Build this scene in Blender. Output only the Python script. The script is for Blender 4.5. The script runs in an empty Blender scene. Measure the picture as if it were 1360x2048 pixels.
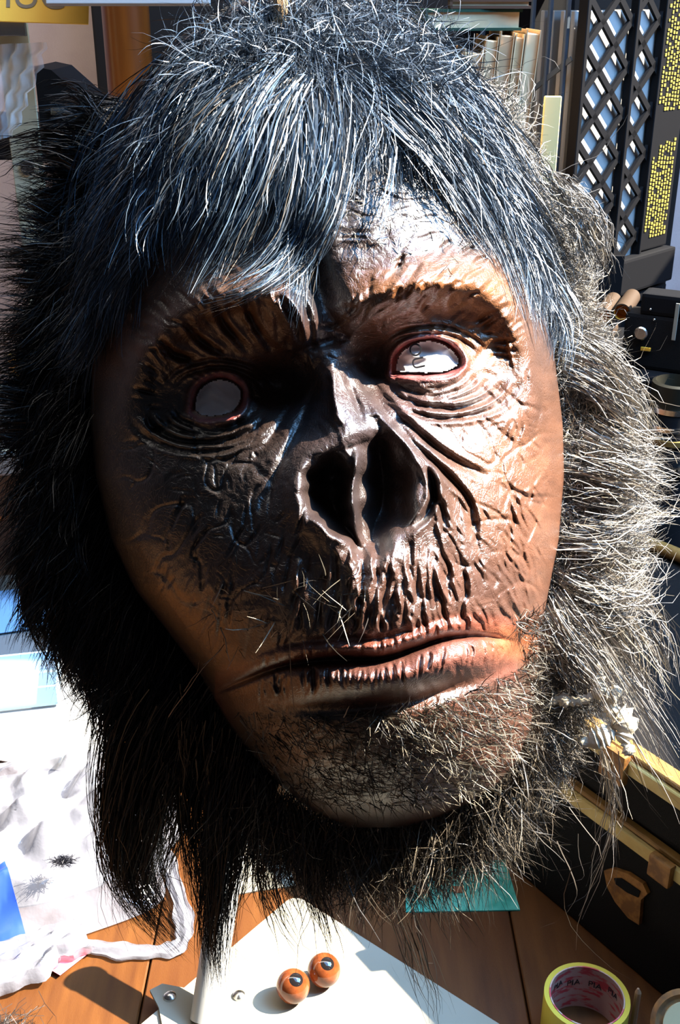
import bpy, bmesh, math, random
import numpy as np
from mathutils import Vector, Matrix

# ------------------------------------------------------------------ camera
FPX = 2200.0; TILT = math.radians(25.0); CAMZ = 1.52
SC = bpy.context.scene; COL = SC.collection
cam_d = bpy.data.cameras.new('camera'); cam = bpy.data.objects.new('camera', cam_d); COL.objects.link(cam)
cam.location = (0, 0, CAMZ); cam.rotation_euler = (math.pi/2 - TILT, 0, 0)
cam_d.sensor_fit = 'VERTICAL'; cam_d.sensor_height = 24.0; cam_d.lens = 24.0*FPX/2048; cam_d.clip_start = .02; cam_d.clip_end = 50
SC.camera = cam
CAM = np.array([0, 0, CAMZ]); AX = np.array([1., 0, 0]); AU = np.array([0, math.sin(TILT), math.cos(TILT)]); AF = np.array([0, math.cos(TILT), -math.sin(TILT)])
def ray(px, py): return (px-680)/FPX*AX - (py-1024)/FPX*AU + AF
def onZ(px, py, z): r = ray(px, py); return Vector(CAM + r*((z-CAMZ)/r[2]))
def onY(px, py, y): r = ray(px, py); return Vector(CAM + r*(y/r[1]))

# ------------------------------------------------------------------ light, exposure
SC.view_settings.view_transform = 'Standard'; SC.view_settings.look = 'None'
SC.view_settings.exposure = 0.0; SC.view_settings.gamma = 1.0; SC.view_settings.use_curve_mapping = False
SC.cycles.use_denoising = True; SC.cycles.max_bounces = 6; SC.cycles.transparent_max_bounces = 12
w = bpy.data.worlds.new('world'); SC.world = w; w.use_nodes = True
w.node_tree.nodes['Background'].inputs['Color'].default_value = (.75, .8, 1, 1)
w.node_tree.nodes['Background'].inputs['Strength'].default_value = .045
def aim(o, d): o.rotation_euler = (-Vector(d)).to_track_quat('-Z', 'Y').to_euler()
SUN_DIR = (.70, .10, .70)                       # towards the sun
sd = bpy.data.lights.new('sun', 'SUN'); sd.energy = 33.0; sd.color = (1, .90, .74); sd.angle = math.radians(.6)
sun = bpy.data.objects.new('sun', sd); COL.objects.link(sun); sun.location = (2, -1, 3); aim(sun, SUN_DIR)
def area(name, loc, target, size, power, color):
    d = bpy.data.lights.new(name, 'AREA'); d.energy = power; d.color = color; d.shape = 'RECTANGLE'; d.size, d.size_y = size
    o = bpy.data.objects.new(name, d); COL.objects.link(o); o.location = loc; aim(o, Vector(loc)-Vector(target)); return o
area('window_sky', (1.24, .78, 2.5), (0, .5, 1.5), (1.0, .8), 80, (.24, .54, 1.0))            # blue sky in the window of the right wall
area('window_skylight', (.5, .66, 2.45), (0, .5, 1.4), (.9, .9), 20, (.20, .50, 1.0))      # sky from above

area('wall_fill_light', (-.05, 1.1, 2.6), (-.05, 2.0, 1.2), (2.2, .35), 24, (1, .93, .85))     # added fill light that brightens the back wall, beyond the mask

# ------------------------------------------------------------------ materials
MATS = {}
def mat(name, col, rough=.5, spec=.5, metal=0, col2=None, nscale=8, stretch=None, bump=0, bscale=200, trans=0, alpha=1, ior=1.45, sss=0, lo=.4, hi=.6, detail=4):
    if name in MATS: return MATS[name]
    m = bpy.data.materials.new(name); m.use_nodes = True; nt = m.node_tree; b = nt.nodes['Principled BSDF']
    def I(n, v): b.inputs[n].default_value = v
    I('Base Color', (*col, 1)); I('Roughness', rough); I('Metallic', metal); I('Specular IOR Level', spec); I('IOR', ior)
    I('Transmission Weight', trans); I('Alpha', alpha)
    tc = nt.nodes.new('ShaderNodeTexCoord'); mp = nt.nodes.new('ShaderNodeMapping'); nt.links.new(tc.outputs['Object'], mp.inputs['Vector'])
    if stretch: mp.inputs['Scale'].default_value = stretch
    if col2 is not None:
        n = nt.nodes.new('ShaderNodeTexNoise'); n.inputs['Scale'].default_value = nscale; n.inputs['Detail'].default_value = detail
        r = nt.nodes.new('ShaderNodeValToRGB'); r.color_ramp.elements[0].position = lo; r.color_ramp.elements[1].position = hi
        r.color_ramp.elements[0].color = (*col, 1); r.color_ramp.elements[1].color = (*col2, 1)
        nt.links.new(mp.outputs[0], n.inputs['Vector']); nt.links.new(n.outputs['Fac'], r.inputs['Fac']); nt.links.new(r.outputs['Color'], b.inputs['Base Color'])
    if bump:
        n2 = nt.nodes.new('ShaderNodeTexNoise'); n2.inputs['Scale'].default_value = bscale; n2.inputs['Detail'].default_value = 3
        bp = nt.nodes.new('ShaderNodeBump'); bp.inputs['Strength'].default_value = bump; bp.inputs['Distance'].default_value = .001
        nt.links.new(mp.outputs[0], n2.inputs['Vector']); nt.links.new(n2.outputs['Fac'], bp.inputs['Height']); nt.links.new(bp.outputs['Normal'], b.inputs['Normal'])
    MATS[name] = m; return m
def attr_mat(name, rough, spec, bump=0, bscale=600, coat=0, trl=0):
    m = bpy.data.materials.new(name); m.use_nodes = True; nt = m.node_tree; b = nt.nodes['Principled BSDF']
    a = nt.nodes.new('ShaderNodeAttribute'); a.attribute_name = 'tint'
    nt.links.new(a.outputs['Color'], b.inputs['Base Color']); b.inputs['Roughness'].default_value = rough; b.inputs['Specular IOR Level'].default_value = spec
    b.inputs['Coat Weight'].default_value = coat; b.inputs['Coat Roughness'].default_value = .3
    if bump:
        tc = nt.nodes.new('ShaderNodeTexCoord')
        n1 = nt.nodes.new('ShaderNodeTexNoise'); n1.inputs['Scale'].default_value = bscale; n1.inputs['Detail'].default_value = 5
        v = nt.nodes.new('ShaderNodeTexVoronoi'); v.feature = 'DISTANCE_TO_EDGE'; v.inputs['Scale'].default_value = bscale*.45
        nz = nt.nodes.new('ShaderNodeTexNoise'); nz.inputs['Scale'].default_value = 60
        mx = nt.nodes.new('ShaderNodeVectorMath'); mx.operation = 'MULTIPLY_ADD'; mx.inputs[1].default_value = (.02, .02, .02)
        nt.links.new(tc.outputs['Object'], nz.inputs['Vector']); nt.links.new(nz.outputs['Color'], mx.inputs[0]); nt.links.new(tc.outputs['Object'], mx.inputs[2])
        nt.links.new(tc.outputs['Object'], n1.inputs['Vector']); nt.links.new(mx.outputs[0], v.inputs['Vector'])
        mi = nt.nodes.new('ShaderNodeMath'); mi.operation = 'MINIMUM'; mi.inputs[1].default_value = .12; nt.links.new(v.outputs['Distance'], mi.inputs[0])
        ad = nt.nodes.new('ShaderNodeMath'); ad.operation = 'MULTIPLY_ADD'; ad.inputs[1].default_value = 3.0; nt.links.new(mi.outputs[0], ad.inputs[0]); nt.links.new(n1.outputs['Fac'], ad.inputs[2])
        bp = nt.nodes.new('ShaderNodeBump'); bp.inputs['Strength'].default_value = bump; bp.inputs['Distance'].default_value = .0005
        nt.links.new(ad.outputs[0], bp.inputs['Height']); nt.links.new(bp.outputs['Normal'], b.inputs['Normal'])
    return m

# ------------------------------------------------------------------ helpers
def tag(o, label=None, cat=None, group=None, kind=None):
    for k, v in (('label', label), ('category', cat), ('group', group), ('kind', kind)):
        if v: o[k] = v
    return o
def empty(name, loc=(0, 0, 0), rz=0, M=None):
    o = bpy.data.objects.new(name, None); COL.objects.link(o); o.empty_display_size = .02
    if M is not None: o.matrix_world = M
    else: o.location = loc; o.rotation_euler = (0, 0, rz)
    return o
def link(name, me, m, parent=None, M=None):
    o = bpy.data.objects.new(name, me); COL.objects.link(o)
    for mm in (m if isinstance(m, (list, tuple)) else [m]): me.materials.append(mm)
    if parent is not None: o.parent = parent
    if M is not None: o.matrix_local = M
    return o
class MB:
    """a mesh being built: boxes, tubes, lathes and slabs in local coordinates"""
    def __init__(s): s.bm = bmesh.new()
    def box(s, c, size, M=None, bevel=0, seg=2):
        r = bmesh.ops.create_cube(s.bm, size=1); v = r['verts']
        bmesh.ops.scale(s.bm, vec=size, verts=v)
        if bevel:
            e = list({e for x in v for e in x.link_edges})
            v = bmesh.ops.bevel(s.bm, geom=e, offset=bevel, segments=seg, affect='EDGES', profile=.7)['verts']
            v = list(v)
        bmesh.ops.translate(s.bm, vec=c, verts=v)
        if M is not None: bmesh.ops.transform(s.bm, matrix=M, verts=v)
        return s
    def loft(s, rings, cap=True, close=True):
        L = [[s.bm.verts.new(p) for p in r] for r in rings]
        for a, b in zip(L, L[1:]):
            n = len(a)
            for i in range(n if close else n-1):
                s.bm.faces.new((a[i], a[(i+1) % n], b[(i+1) % n], b[i]))
        if cap: s.bm.faces.new(L[0][::-1]); s.bm.faces.new(L[-1])
        return s
    def lathe(s, prof, n=32, M=None, cap=True):
        M = M or Matrix()
        return s.loft([[M @ Vector((r*math.cos(a), r*math.sin(a), z)) for a in [2*math.pi*i/n for i in range(n)]] for r, z in prof], cap)
    def tube(s, pts, r, n=8):
        pts = [Vector(p) for p in pts]; rings = []; up = Vector((.13, .21, .97))
        for i, p in enumerate(pts):
            t = (pts[min(i+1, len(pts)-1)]-pts[max(i-1, 0)]).normalized()
            if abs(t.dot(up)) > .95: up = Vector((.9, .3, .1))
            a = t.cross(up).normalized(); b = t.cross(a); up = -b
            rr = r[i] if isinstance(r, (list, tuple)) else r
            rings.append([p + (a*math.cos(q)+b*math.sin(q))*rr for q in [2*math.pi*k/n for k in range(n)]])
        return s.loft(rings)
    def slab(s, poly, z0, z1):
        return s.loft([[(x, y, z0) for x, y in poly], [(x, y, z1) for x, y in poly]])
    def sphere(s, c, r, sub=3):
        v = bmesh.ops.create_icosphere(s.bm, subdivisions=sub, radius=1)['verts']
        bmesh.ops.scale(s.bm, vec=(r if isinstance(r, (tuple, list)) else (r, r, r)), verts=v); bmesh.ops.translate(s.bm, vec=c, verts=v); return s
    def build(s, name, m, parent=None, smooth=False, M=None):
        bmesh.ops.recalc_face_normals(s.bm, faces=s.bm.faces)
        me = bpy.data.meshes.new(name); s.bm.to_mesh(me); s.bm.free()
        if smooth:
            me.shade_smooth()
            try: me.set_sharp_from_angle(angle=math.radians(40))
            except Exception: pass
        return link(name, me, m, parent, M)
def grid_mesh(name, V, m, parent, closed_u=False, keep=None, tint=None):
    """V: (rows, cols, 3) world points"""
    R_, C_ = V.shape[:2]
    idx = np.arange(R_*C_).reshape(R_, C_)
    if closed_u: idx = np.concatenate([idx, idx[:, :1]], 1)
    q = np.stack([idx[:-1, :-1], idx[1:, :-1], idx[1:, 1:], idx[:-1, 1:]], -1).reshape(-1, 4)
    if keep is not None: q = q[keep.reshape(-1)[q].all(1)]
    me = np_mesh(name, V.reshape(-1, 3), q, tint=None if tint is None else tint.reshape(-1, 3))
    me.shade_smooth()
    return link(name, me, m, parent)
def np_mesh(name, V, Q, tint=None):
    me = bpy.data.meshes.new(name); me.vertices.add(len(V)); me.vertices.foreach_set('co', np.ascontiguousarray(V, dtype=np.float32).ravel())
    n, k = Q.shape; me.loops.add(n*k); me.loops.foreach_set('vertex_index', np.ascontiguousarray(Q, dtype=np.int32).ravel())
    me.polygons.add(n); me.polygons.foreach_set('loop_start', np.arange(0, n*k, k, dtype=np.int32)); me.polygons.foreach_set('loop_total', np.full(n, k, dtype=np.int32))
    me.update(calc_edges=True)
    if tint is not None:
        a = me.attributes.new('tint', 'FLOAT_COLOR', 'POINT')
        a.data.foreach_set('color', np.concatenate([tint, np.ones((len(tint), 1))], 1).astype(np.float32).ravel())
    return me
def frame(o, x, z=(0, 0, 1)):
    """matrix with origin o, x axis along x, z as given"""
    X = Vector(x).normalized(); Z = Vector(z).normalized(); Y = Z.cross(X).normalized(); Z = X.cross(Y)
    return Matrix.Translation(Vector(o)) @ Matrix((X, Y, Z)).transposed().to_4x4()
def text(name, body, size, m, parent, M, ext=.0003):
    c = bpy.data.curves.new(name, 'FONT'); c.body = body; c.size = size; c.extrude = ext; c.align_x = 'CENTER'; c.align_y = 'CENTER'
    o = bpy.data.objects.new(name, c); dg = bpy.context.evaluated_depsgraph_get(); COL.objects.link(o); dg.update()
    me = bpy.data.meshes.new_from_object(o.evaluated_get(dg)); bpy.data.objects.remove(o)
    return link(name, me, m, parent, M)

# ================================================================== the setting: room shell, table, cabinet
TZ = .74
wallm = mat('lavender plaster', (.56, .43, .41), .85, .2, col2=(.62, .49, .46), nscale=14, bump=.3, bscale=300)
tag(MB().box((-.85, 2.05, 1.6), (4.3, .1, 3.2)).build('wall_back', wallm), kind='structure')
tag(MB().box((0, 1.0, -.05), (6, 4, .1)).build('floor', mat('floor boards', (.12, .07, .04), .5, .4, col2=(.18, .10, .06), nscale=3, stretch=(1, 12, 1))), kind='structure')
# right wall with the window the sun comes through (added unseen beyond the picture's edge): its sill is set to keep the trunk in shade
wx = 1.3; oy0, oy1, oz0, oz1 = -.15, 1.95, 1.965, 3.0
wr = MB().box((wx+.05, .35, oz0/2), (.10, 3.3, oz0)).box((wx+.05, .35, (3.2+oz1)/2), (.10, 3.3, 3.2-oz1)).box((wx+.05, (oy0-1.3)/2, (oz0+oz1)/2), (.10, oy0+1.3, oz1-oz0)).box((wx+.05, (oy1+2.0)/2, (oz0+oz1)/2), (.10, 2.0-oy1, oz1-oz0)).build('wall_right', wallm); tag(wr, kind='structure')
wn = tag(MB().box((wx+.05, (oy0+oy1)/2, oz0-.005), (.13, oy1-oy0+.06, .02), bevel=.003).build('window_1', mat('white window paint', (.6, .59, .56), .4)), kind='structure')
MB().box((wx+.05, oy0+.015, (oz0+oz1)/2), (.05, .03, oz1-oz0)).build('window_frame', MATS['white window paint'], wn); MB().box((wx+.05, oy1-.015, (oz0+oz1)/2), (.05, .03, oz1-oz0)).build('window_frame', MATS['white window paint'], wn); MB().box((wx+.05, (oy0+oy1)/2, oz1-.015), (.05, oy1-oy0, .03)).build('window_frame', MATS['white window paint'], wn)
cabm = mat('black stained wood', (.012, .009, .008), .6, .3)
cab = empty('cabinet', (.085, 1.86, 0)); tag(cab, 'tall black cabinet against the back wall behind the mask', 'cabinet')
MB().box((0, .07, 1.1), (.94, .12, 2.2), bevel=.004).build('body', cabm, cab)
for k in (-1, 1): 
    d = MB().box((k*.235, -.002, 1.1), (.462, .02, 2.16), bevel=.004).build('door', cabm, cab)
    MB().sphere((k*.03, -.022, 1.2), .012).build('knob', mat('dull brass', (.35, .22, .08), .35, .5, 1), d, smooth=True)
# work table: orange-brown planks on a frame
tb = empty('work_table', (0, 1.08, 0)); tag(tb, 'orange-brown planked wooden work table under the mask', 'table')
woods = [mat('table plank stain %d' % i, c, .42, .45, col2=c2, nscale=9, stretch=(9, 1, 9), lo=.3, hi=.75, bump=.25, bscale=300) for i, (c, c2) in enumerate((((.105, .034, .007), (.055, .015, .003)), ((.130, .046, .009), (.070, .021, .004)), ((.085, .026, .005), (.115, .040, .008))))]
ang = math.radians(14); x = -1.0; i = 0
while x < .98:
    wd_ = (.17, .14, .19, .16)[i % 4]; MB().box((x+wd_/2, 0, TZ-.012), (wd_-.0016, 1.50, .024), bevel=.0012, seg=1).build('plank', woods[i % 3], tb); x += wd_; i += 1
tb.children
fr = mat('table frame wood', (.10, .04, .015), .6, .3)
MB().box((0, -.70, TZ-.065), (1.86, .03, .08)).build('apron', fr, tb); MB().box((0, .70, TZ-.065), (1.86, .03, .08)).build('apron', fr, tb)
for sx in (-.88, .88):
    for sy in (-.68, .68): MB().box((sx, sy, (TZ-.026)/2), (.07, .07, TZ-.026), bevel=.004).build('leg', fr, tb)
# ================================================================== the ape mask
# sculpted in its own units of .25 mm: x right, y down, d towards the viewer; D0 is the distance of its rim from the camera
D0 = .55; U0 = D0/FPX
MASK_O = CAM + AF*D0
def MP(P):
    """mask units -> world; the relief grows towards the eye it was looked at from, so widths stay true to life there"""
    P = np.asarray(P, dtype=np.float64); z = D0 - P[..., 2]*U0
    return CAM + ((P[..., 0]-680)/FPX*z)[..., None]*AX - ((P[..., 1]-1024)/FPX*z)[..., None]*AU + z[..., None]*AF
rng = np.random.default_rng(7)
yk = [-40, 30, 90, 150, 220, 300, 450, 560, 700, 850, 950, 1080, 1180, 1250, 1350, 1450, 1530, 1580, 1620, 1645, 1655]
xLk = [560, 440, 350, 295, 255, 228, 205, 196, 184, 180, 190, 222, 270, 325, 400, 455, 520, 570, 620, 665, 700]
xRk = [600, 740, 840, 905, 955, 990, 1040, 1072, 1108, 1126, 1129, 1118, 1098, 1085, 1074, 1064, 1030, 985, 915, 850, 800]
Dk = [0, 110, 190, 245, 295, 330, 370, 385, 375, 385, 400, 430, 450, 450, 430, 385, 310, 235, 150, 70, 20]
Xk = [580, 600, 610, 615, 620, 625, 630, 635, 645, 665, 680, 700, 715, 725, 745, 765, 780, 785, 780, 765, 750]
ip = lambda y, k: np.interp(y, yk, k)
_ys = np.arange(-60, 1700); 
def _sm(k, n=25):
    v = np.interp(_ys, yk, k); vp = np.pad(v, n, mode='edge'); return np.convolve(vp, np.ones(2*n+1)/(2*n+1), 'valid')
TL, TR, TD, TX = _sm(xLk, 14), _sm(xRk, 14), _sm(Dk, 18), _sm(Xk)
def prof(y):
    y = np.clip(y, -59, 1698); return [np.interp(y, _ys, t) for t in (TL, TR, TD, TX)]
X0, X1, Y0, Y1 = 140, 1170, -60, 1700
HX, HY = np.meshgrid(np.arange(X0, X1, dtype=np.float32), np.arange(Y0, Y1, dtype=np.float32))
H = np.zeros_like(HX)
def gz(cx, cy, sx, sy, amp, rot=0, p=2):
    global H
    m = 3.2*max(sx, sy); a, b = int(max(0, cy-m-Y0)), int(min(H.shape[0], cy+m-Y0)); c, d = int(max(0, cx-m-X0)), int(min(H.shape[1], cx+m-X0))
    x, y = HX[a:b, c:d]-cx, HY[a:b, c:d]-cy; r = math.radians(rot); u = x*math.cos(r)+y*math.sin(r); v = -x*math.sin(r)+y*math.cos(r)
    H[a:b, c:d] += amp*np.exp(-.5*(np.abs(u/sx)**2+np.abs(v/sy)**2)**(p/2))
def smooth(pts, n=12):
    P = np.array(pts, float)
    if len(P) < 3: 
        t = np.linspace(0, 1, 8)[:, None]; return P[0]*(1-t)+P[-1]*t
    Q = np.vstack([2*P[0]-P[1], P, 2*P[-1]-P[-2]]); out = []
    for i in range(1, len(Q)-2):
        t = np.linspace(0, 1, n, endpoint=False)[:, None]; a, b, c, d = Q[i-1], Q[i], Q[i+1], Q[i+2]
        out.append(.5*((2*b)+(-a+c)*t+(2*a-5*b+4*c-d)*t*t+(-a+3*b-3*c+d)*t**3))
    return np.vstack(out+[P[-1:]])
def seg_field(pts, m):
    x0, y0 = pts.min(0)-m; x1, y1 = pts.max(0)+m
    a, b = int(max(0, y0-Y0)), int(min(H.shape[0], y1-Y0+1)); c, d = int(max(0, x0-X0)), int(min(H.shape[1], x1-X0+1))
    if a >= b or c >= d: return None
    x, y = HX[a:b, c:d], HY[a:b, c:d]; best = np.full(x.shape, 1e9, np.float32); tt = np.zeros_like(best); n = len(pts)-1
    for i in range(n):
        p, q = pts[i], pts[i+1]; v = q-p; L = max(float(v@v), 1e-6)
        t = np.clip(((x-p[0])*v[0]+(y-p[1])*v[1])/L, 0, 1); dd = (x-p[0]-t*v[0])**2+(y-p[1]-t*v[1])**2
        k = dd < best; best[k] = dd[k]; tt[k] = ((i+t)/n)[k]
    return (slice(a, b), slice(c, d)), np.sqrt(best), tt
def stroke(pts, wd, amp, taper=1, shoulder=0, n=8, hard=False):
    """a ridge (amp > 0) or a crease (amp < 0) along pts"""
    f = seg_field(smooth(pts, n) if len(pts) > 2 else np.array(pts, float), wd*3.2)
    if f is None: return
    s, dist, t = f; k = dist/wd; e = np.sin(np.pi*np.clip(t, 0.001, .999))**.6 if taper else 1
    v = np.exp(-k**2) if not hard else np.clip(1.3-k, 0, 1)
    if shoulder: v = v - shoulder*np.exp(-((k-1.9)/.8)**2)
    H[s] += WF*amp*e*v
def polysdf(poly):
    P = np.array(smooth(poly+[poly[0]], 6)); m = 60
    x0, y0 = P.min(0)-m; x1, y1 = P.max(0)+m; a, b = int(max(0, y0-Y0)), int(min(H.shape[0], y1-Y0)); c, d = int(max(0, x0-X0)), int(min(H.shape[1], x1-X0))
    s, dist, _ = seg_field(P, m); x, y = HX[s], HY[s]; ins = np.zeros(x.shape, bool)
    for i in range(len(P)-1):
        (ax, ay), (bx, by) = P[i], P[i+1]
        if ay == by: continue
        k = ((ay > y) != (by > y)) & (x < (bx-ax)*(y-ay)/(by-ay)+ax); ins ^= k
    return s, np.where(ins, -dist, dist)
R_ = lambda a, b: rng.uniform(a, b)
WF = 1.0
def wob(P, a):
    return [(x+R_(-a, a), y+R_(-a, a)) for x, y in P]
def vnoise(sc, sd, rot=0, st=1, warp=0):
    g = np.random.default_rng(sd).random((512, 512)).astype(np.float32); r = math.radians(rot); X_, Y_ = HX, HY
    if warp: X_, Y_ = HX+warp*np.sin(HY/37+np.sin(HX/53)*2), HY+warp*np.sin(HX/41+np.sin(HY/47)*2)
    u = (X_*math.cos(r)+Y_*math.sin(r)+3000)/(sc*st) % 511; v = (-X_*math.sin(r)+Y_*math.cos(r)+3000)/sc % 511
    i, j = v.astype(np.int32), u.astype(np.int32); a, b = v-i, u-j; a = a*a*(3-2*a); b = b*b*(3-2*b)
    return g[i, j]*(1-a)*(1-b)+g[i+1, j]*a*(1-b)+g[i, j+1]*(1-a)*b+g[i+1, j+1]*a*b
def ridged(sc, sd, rot=0, st=1, warp=0): return 1-2*np.abs(vnoise(sc, sd, rot, st, warp)-.5)*1.0
def wmask(cx, cy, sx, sy): return np.exp(-.5*(((HX-cx)/sx)**2+((HY-cy)/sy)**2)**2)

# ---- big forms
stroke([(680, 655), (745, 610), (830, 572), (930, 566), (1010, 610), (1055, 700), (1062, 800), (1010, 870)], 46, 62)
stroke([(625, 690), (600, 630), (540, 590), (450, 590), (365, 630), (300, 700), (265, 790), (275, 880)], 44, 62)
gz(560, 640, 42, 46, 30, 20); gz(870, 560, 70, 32, 14, -8)
stroke([(585, 440), (612, 520), (640, 600), (655, 700)], 34, -46)
gz(840, 735, 112, 62, -82, -8); gz(745, 722, 34, 42, -62); gz(445, 795, 112, 62, -82, -8); gz(560, 770, 42, 36, -64)
gz(868, 742, 66, 54, 58, -5); gz(436, 800, 62, 52, 52, -5)
stroke([(655, 690), (672, 760), (692, 830), (712, 890)], 44, 52); gz(712, 985, 118, 108, 72, 0, 2.6)
gz(725, 1230, 260, 170, 58); gz(800, 1515, 170, 95, 52); gz(1010, 1010, 90, 130, 22); gz(340, 1010, 110, 130, 20)
# ---- mouth
ML = [(400, 1400), (470, 1368), (560, 1334), (640, 1322), (700, 1320), (765, 1318), (830, 1298), (890, 1278), (960, 1272), (1036, 1284)]
off = lambda P, dy, a=0, b=99: [(x, y+dy) for x, y in P][a:b]
stroke(off(ML, -22, 1, 9), 14, 13); stroke(off(ML, -42, 1, 9), 9, -9)
stroke([(560, 1362), (640, 1364), (710, 1366), (790, 1356), (870, 1330), (950, 1312), (1015, 1310)], 32, 42)
stroke([(520, 1410), (620, 1418), (720, 1414), (820, 1400), (900, 1376), (980, 1350), (1040, 1322)], 17, -24)
stroke(ML, 15, -20); stroke(ML, 5.5, -46); gz(1040, 1290, 14, 18, -26)
# ---- folds about the nose
stroke([(694, 735), (750, 820), (822, 895), (872, 955), (892, 1035), (885, 1120)], 13, 20); stroke([(722, 760), (790, 845), (862, 920), (930, 990), (955, 1060)], 7, -22, shoulder=.3)
stroke([(745, 770), (815, 850), (900, 915), (975, 955)], 8, -18, shoulder=.35); stroke([(665, 735), (668, 790), (678, 850)], 8, 15); stroke([(690, 745), (712, 800), (728, 850)], 6, -12)
stroke([(815, 885), (856, 935), (868, 985), (852, 1030), (815, 1062)], 7, -26, shoulder=.3); stroke([(862, 975), (885, 1020), (893, 1070)], 7, -20, shoulder=.3)
stroke([(905, 985), (935, 1030), (960, 1085)], 8, -14); stroke([(640, 760), (600, 850), (560, 930), (520, 1020)], 9, -14); stroke([(600, 780), (540, 880), (480, 950)], 8, -10)
# ---- nostril wings and holes
stroke([(742, 885), (800, 902), (838, 955), (840, 1015), (806, 1066), (752, 1112)], 32, 9); stroke([(700, 880), (640, 900), (600, 950), (598, 1005), (636, 1060), (708, 1108)], 26, 20)
stroke([(606, 985), (622, 1030), (662, 1068), (712, 1100)], 9, 9)
s, d_ = polysdf([(616, 985), (622, 945), (650, 922), (690, 930), (704, 975), (700, 1040), (714, 1082), (690, 1068), (642, 1036), (620, 1012)]); H[s] -= 150/(1+np.exp(np.clip((d_+3*np.sin(HX[s]*.11)+2*np.sin(HY[s]*.17))/9+.9, -30, 30)))
s, d_ = polysdf([(722, 965), (735, 915), (758, 892), (792, 920), (812, 975), (806, 1030), (776, 1068), (740, 1092), (716, 1050)]); H[s] -= 165/(1+np.exp(np.clip((d_+3*np.sin(HX[s]*.13)+3*np.sin(HY[s]*.09))/16+.3, -30, 30)))
stroke([(714, 900), (711, 940), (704, 985), (709, 1030), (713, 1065), (726, 1096)], 7, 58, n=6); stroke([(706, 960), (702, 1000), (712, 1040)], 4, 12)
stroke([(706, 880), (716, 910), (708, 945)], 9, 10); stroke([(724, 1085), (726, 1130), (730, 1180)], 10, -13, shoulder=.4)
WF = .72
# ---- bags and creases about the eyes
for cx, cy, k in ((862, 724, 1), (436, 792, -1)):
    for r_, am in ((1.0, -9), (1.22, -15), (1.47, -11), (1.78, -20), (2.12, -11)):
        n = 9; a0, a1 = (18, 160) if k == 1 else (20, 162)
        stroke([(cx+6*(r_-1)*20*k*.3+math.cos(math.radians(a))*74*r_**.9, cy+10+math.sin(math.radians(a))*44*r_*1.08+R_(-2, 2)) for a in np.linspace(a0, a1, n)], 4.5+r_, am*1.15, shoulder=.55)
    for r_, am in ((1.25, -12), (1.55, -9)):
        stroke([(cx+math.cos(math.radians(a))*74*r_, cy+math.sin(math.radians(a))*46*r_+R_(-2, 2)) for a in np.linspace(200, 345, 8)], 4, am, shoulder=.4)
    for i in range(26):                                            # fine lines of the lower lid
        a = R_(25, 155); r_ = R_(1.0, 2.3); b = a+R_(12, 34)
        stroke([(cx+math.cos(math.radians(q))*72*r_, cy+8+math.sin(math.radians(q))*48*r_) for q in np.linspace(a, b, 4)], 2.6, R_(-6, -3), n=4)
    for i in range(16):                                            # crow's feet
        a = math.radians(R_(-50, 40) if k == 1 else R_(140, 230)); r0 = R_(105, 130); r1 = r0+R_(25, 60)
        stroke([(cx+math.cos(a)*r0, cy+math.sin(a)*r0*.85), (cx+math.cos(a+.08)*r1, cy+math.sin(a+.08)*r1*.85)], R_(3, 4.5), R_(-9, -4))
# ---- brow: combed ridges and heavy folds
for i in range(95):
    t = R_(0, 1); x = 690+t*340; y = 660-math.sin(t*2.6)*95+R_(-55, 55); a = math.radians(-20-55*(1-t)+R_(-14, 14)); L = R_(22, 58)
    stroke([(x, y), (x+math.cos(a)*L*.5, y+math.sin(a)*L*.5-3), (x+math.cos(a)*L, y+math.sin(a)*L)], R_(3, 5.5), R_(-13, 9), n=3)
for P in ([(490, 575), (505, 640), (545, 700)], [(430, 600), (450, 650), (500, 705)], [(555, 590), (590, 640), (600, 690)], [(600, 600), (620, 650), (622, 690)], [(575, 570), (610, 610), (618, 640)], [(370, 640), (400, 680), (450, 712)], [(320, 690), (350, 710), (395, 722)]):
    stroke(P, 7, -17, shoulder=.5); 
for i in range(80):
    t = R_(0, 1); x = 285+t*340; y = 735-math.sin(.3+t*2.5)*115+R_(-45, 50); a = math.radians(200+60*t+R_(-14, 14)) ; L = R_(20, 52)
    stroke([(x, y), (x+math.cos(a)*L*.5, y+math.sin(a)*L*.5-3), (x+math.cos(a)*L, y+math.sin(a)*L)], R_(3, 5.5), R_(-11, 8), n=3)
for i in range(14):                                                # wrinkles across the nose root
    y = R_(650, 745); x = R_(625, 670); stroke([(x, y), (x+R_(20, 45), y+R_(-16, 12)), (x+R_(55, 80), y+R_(-26, 10))], R_(3, 5), R_(-11, 8), n=4)
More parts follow.
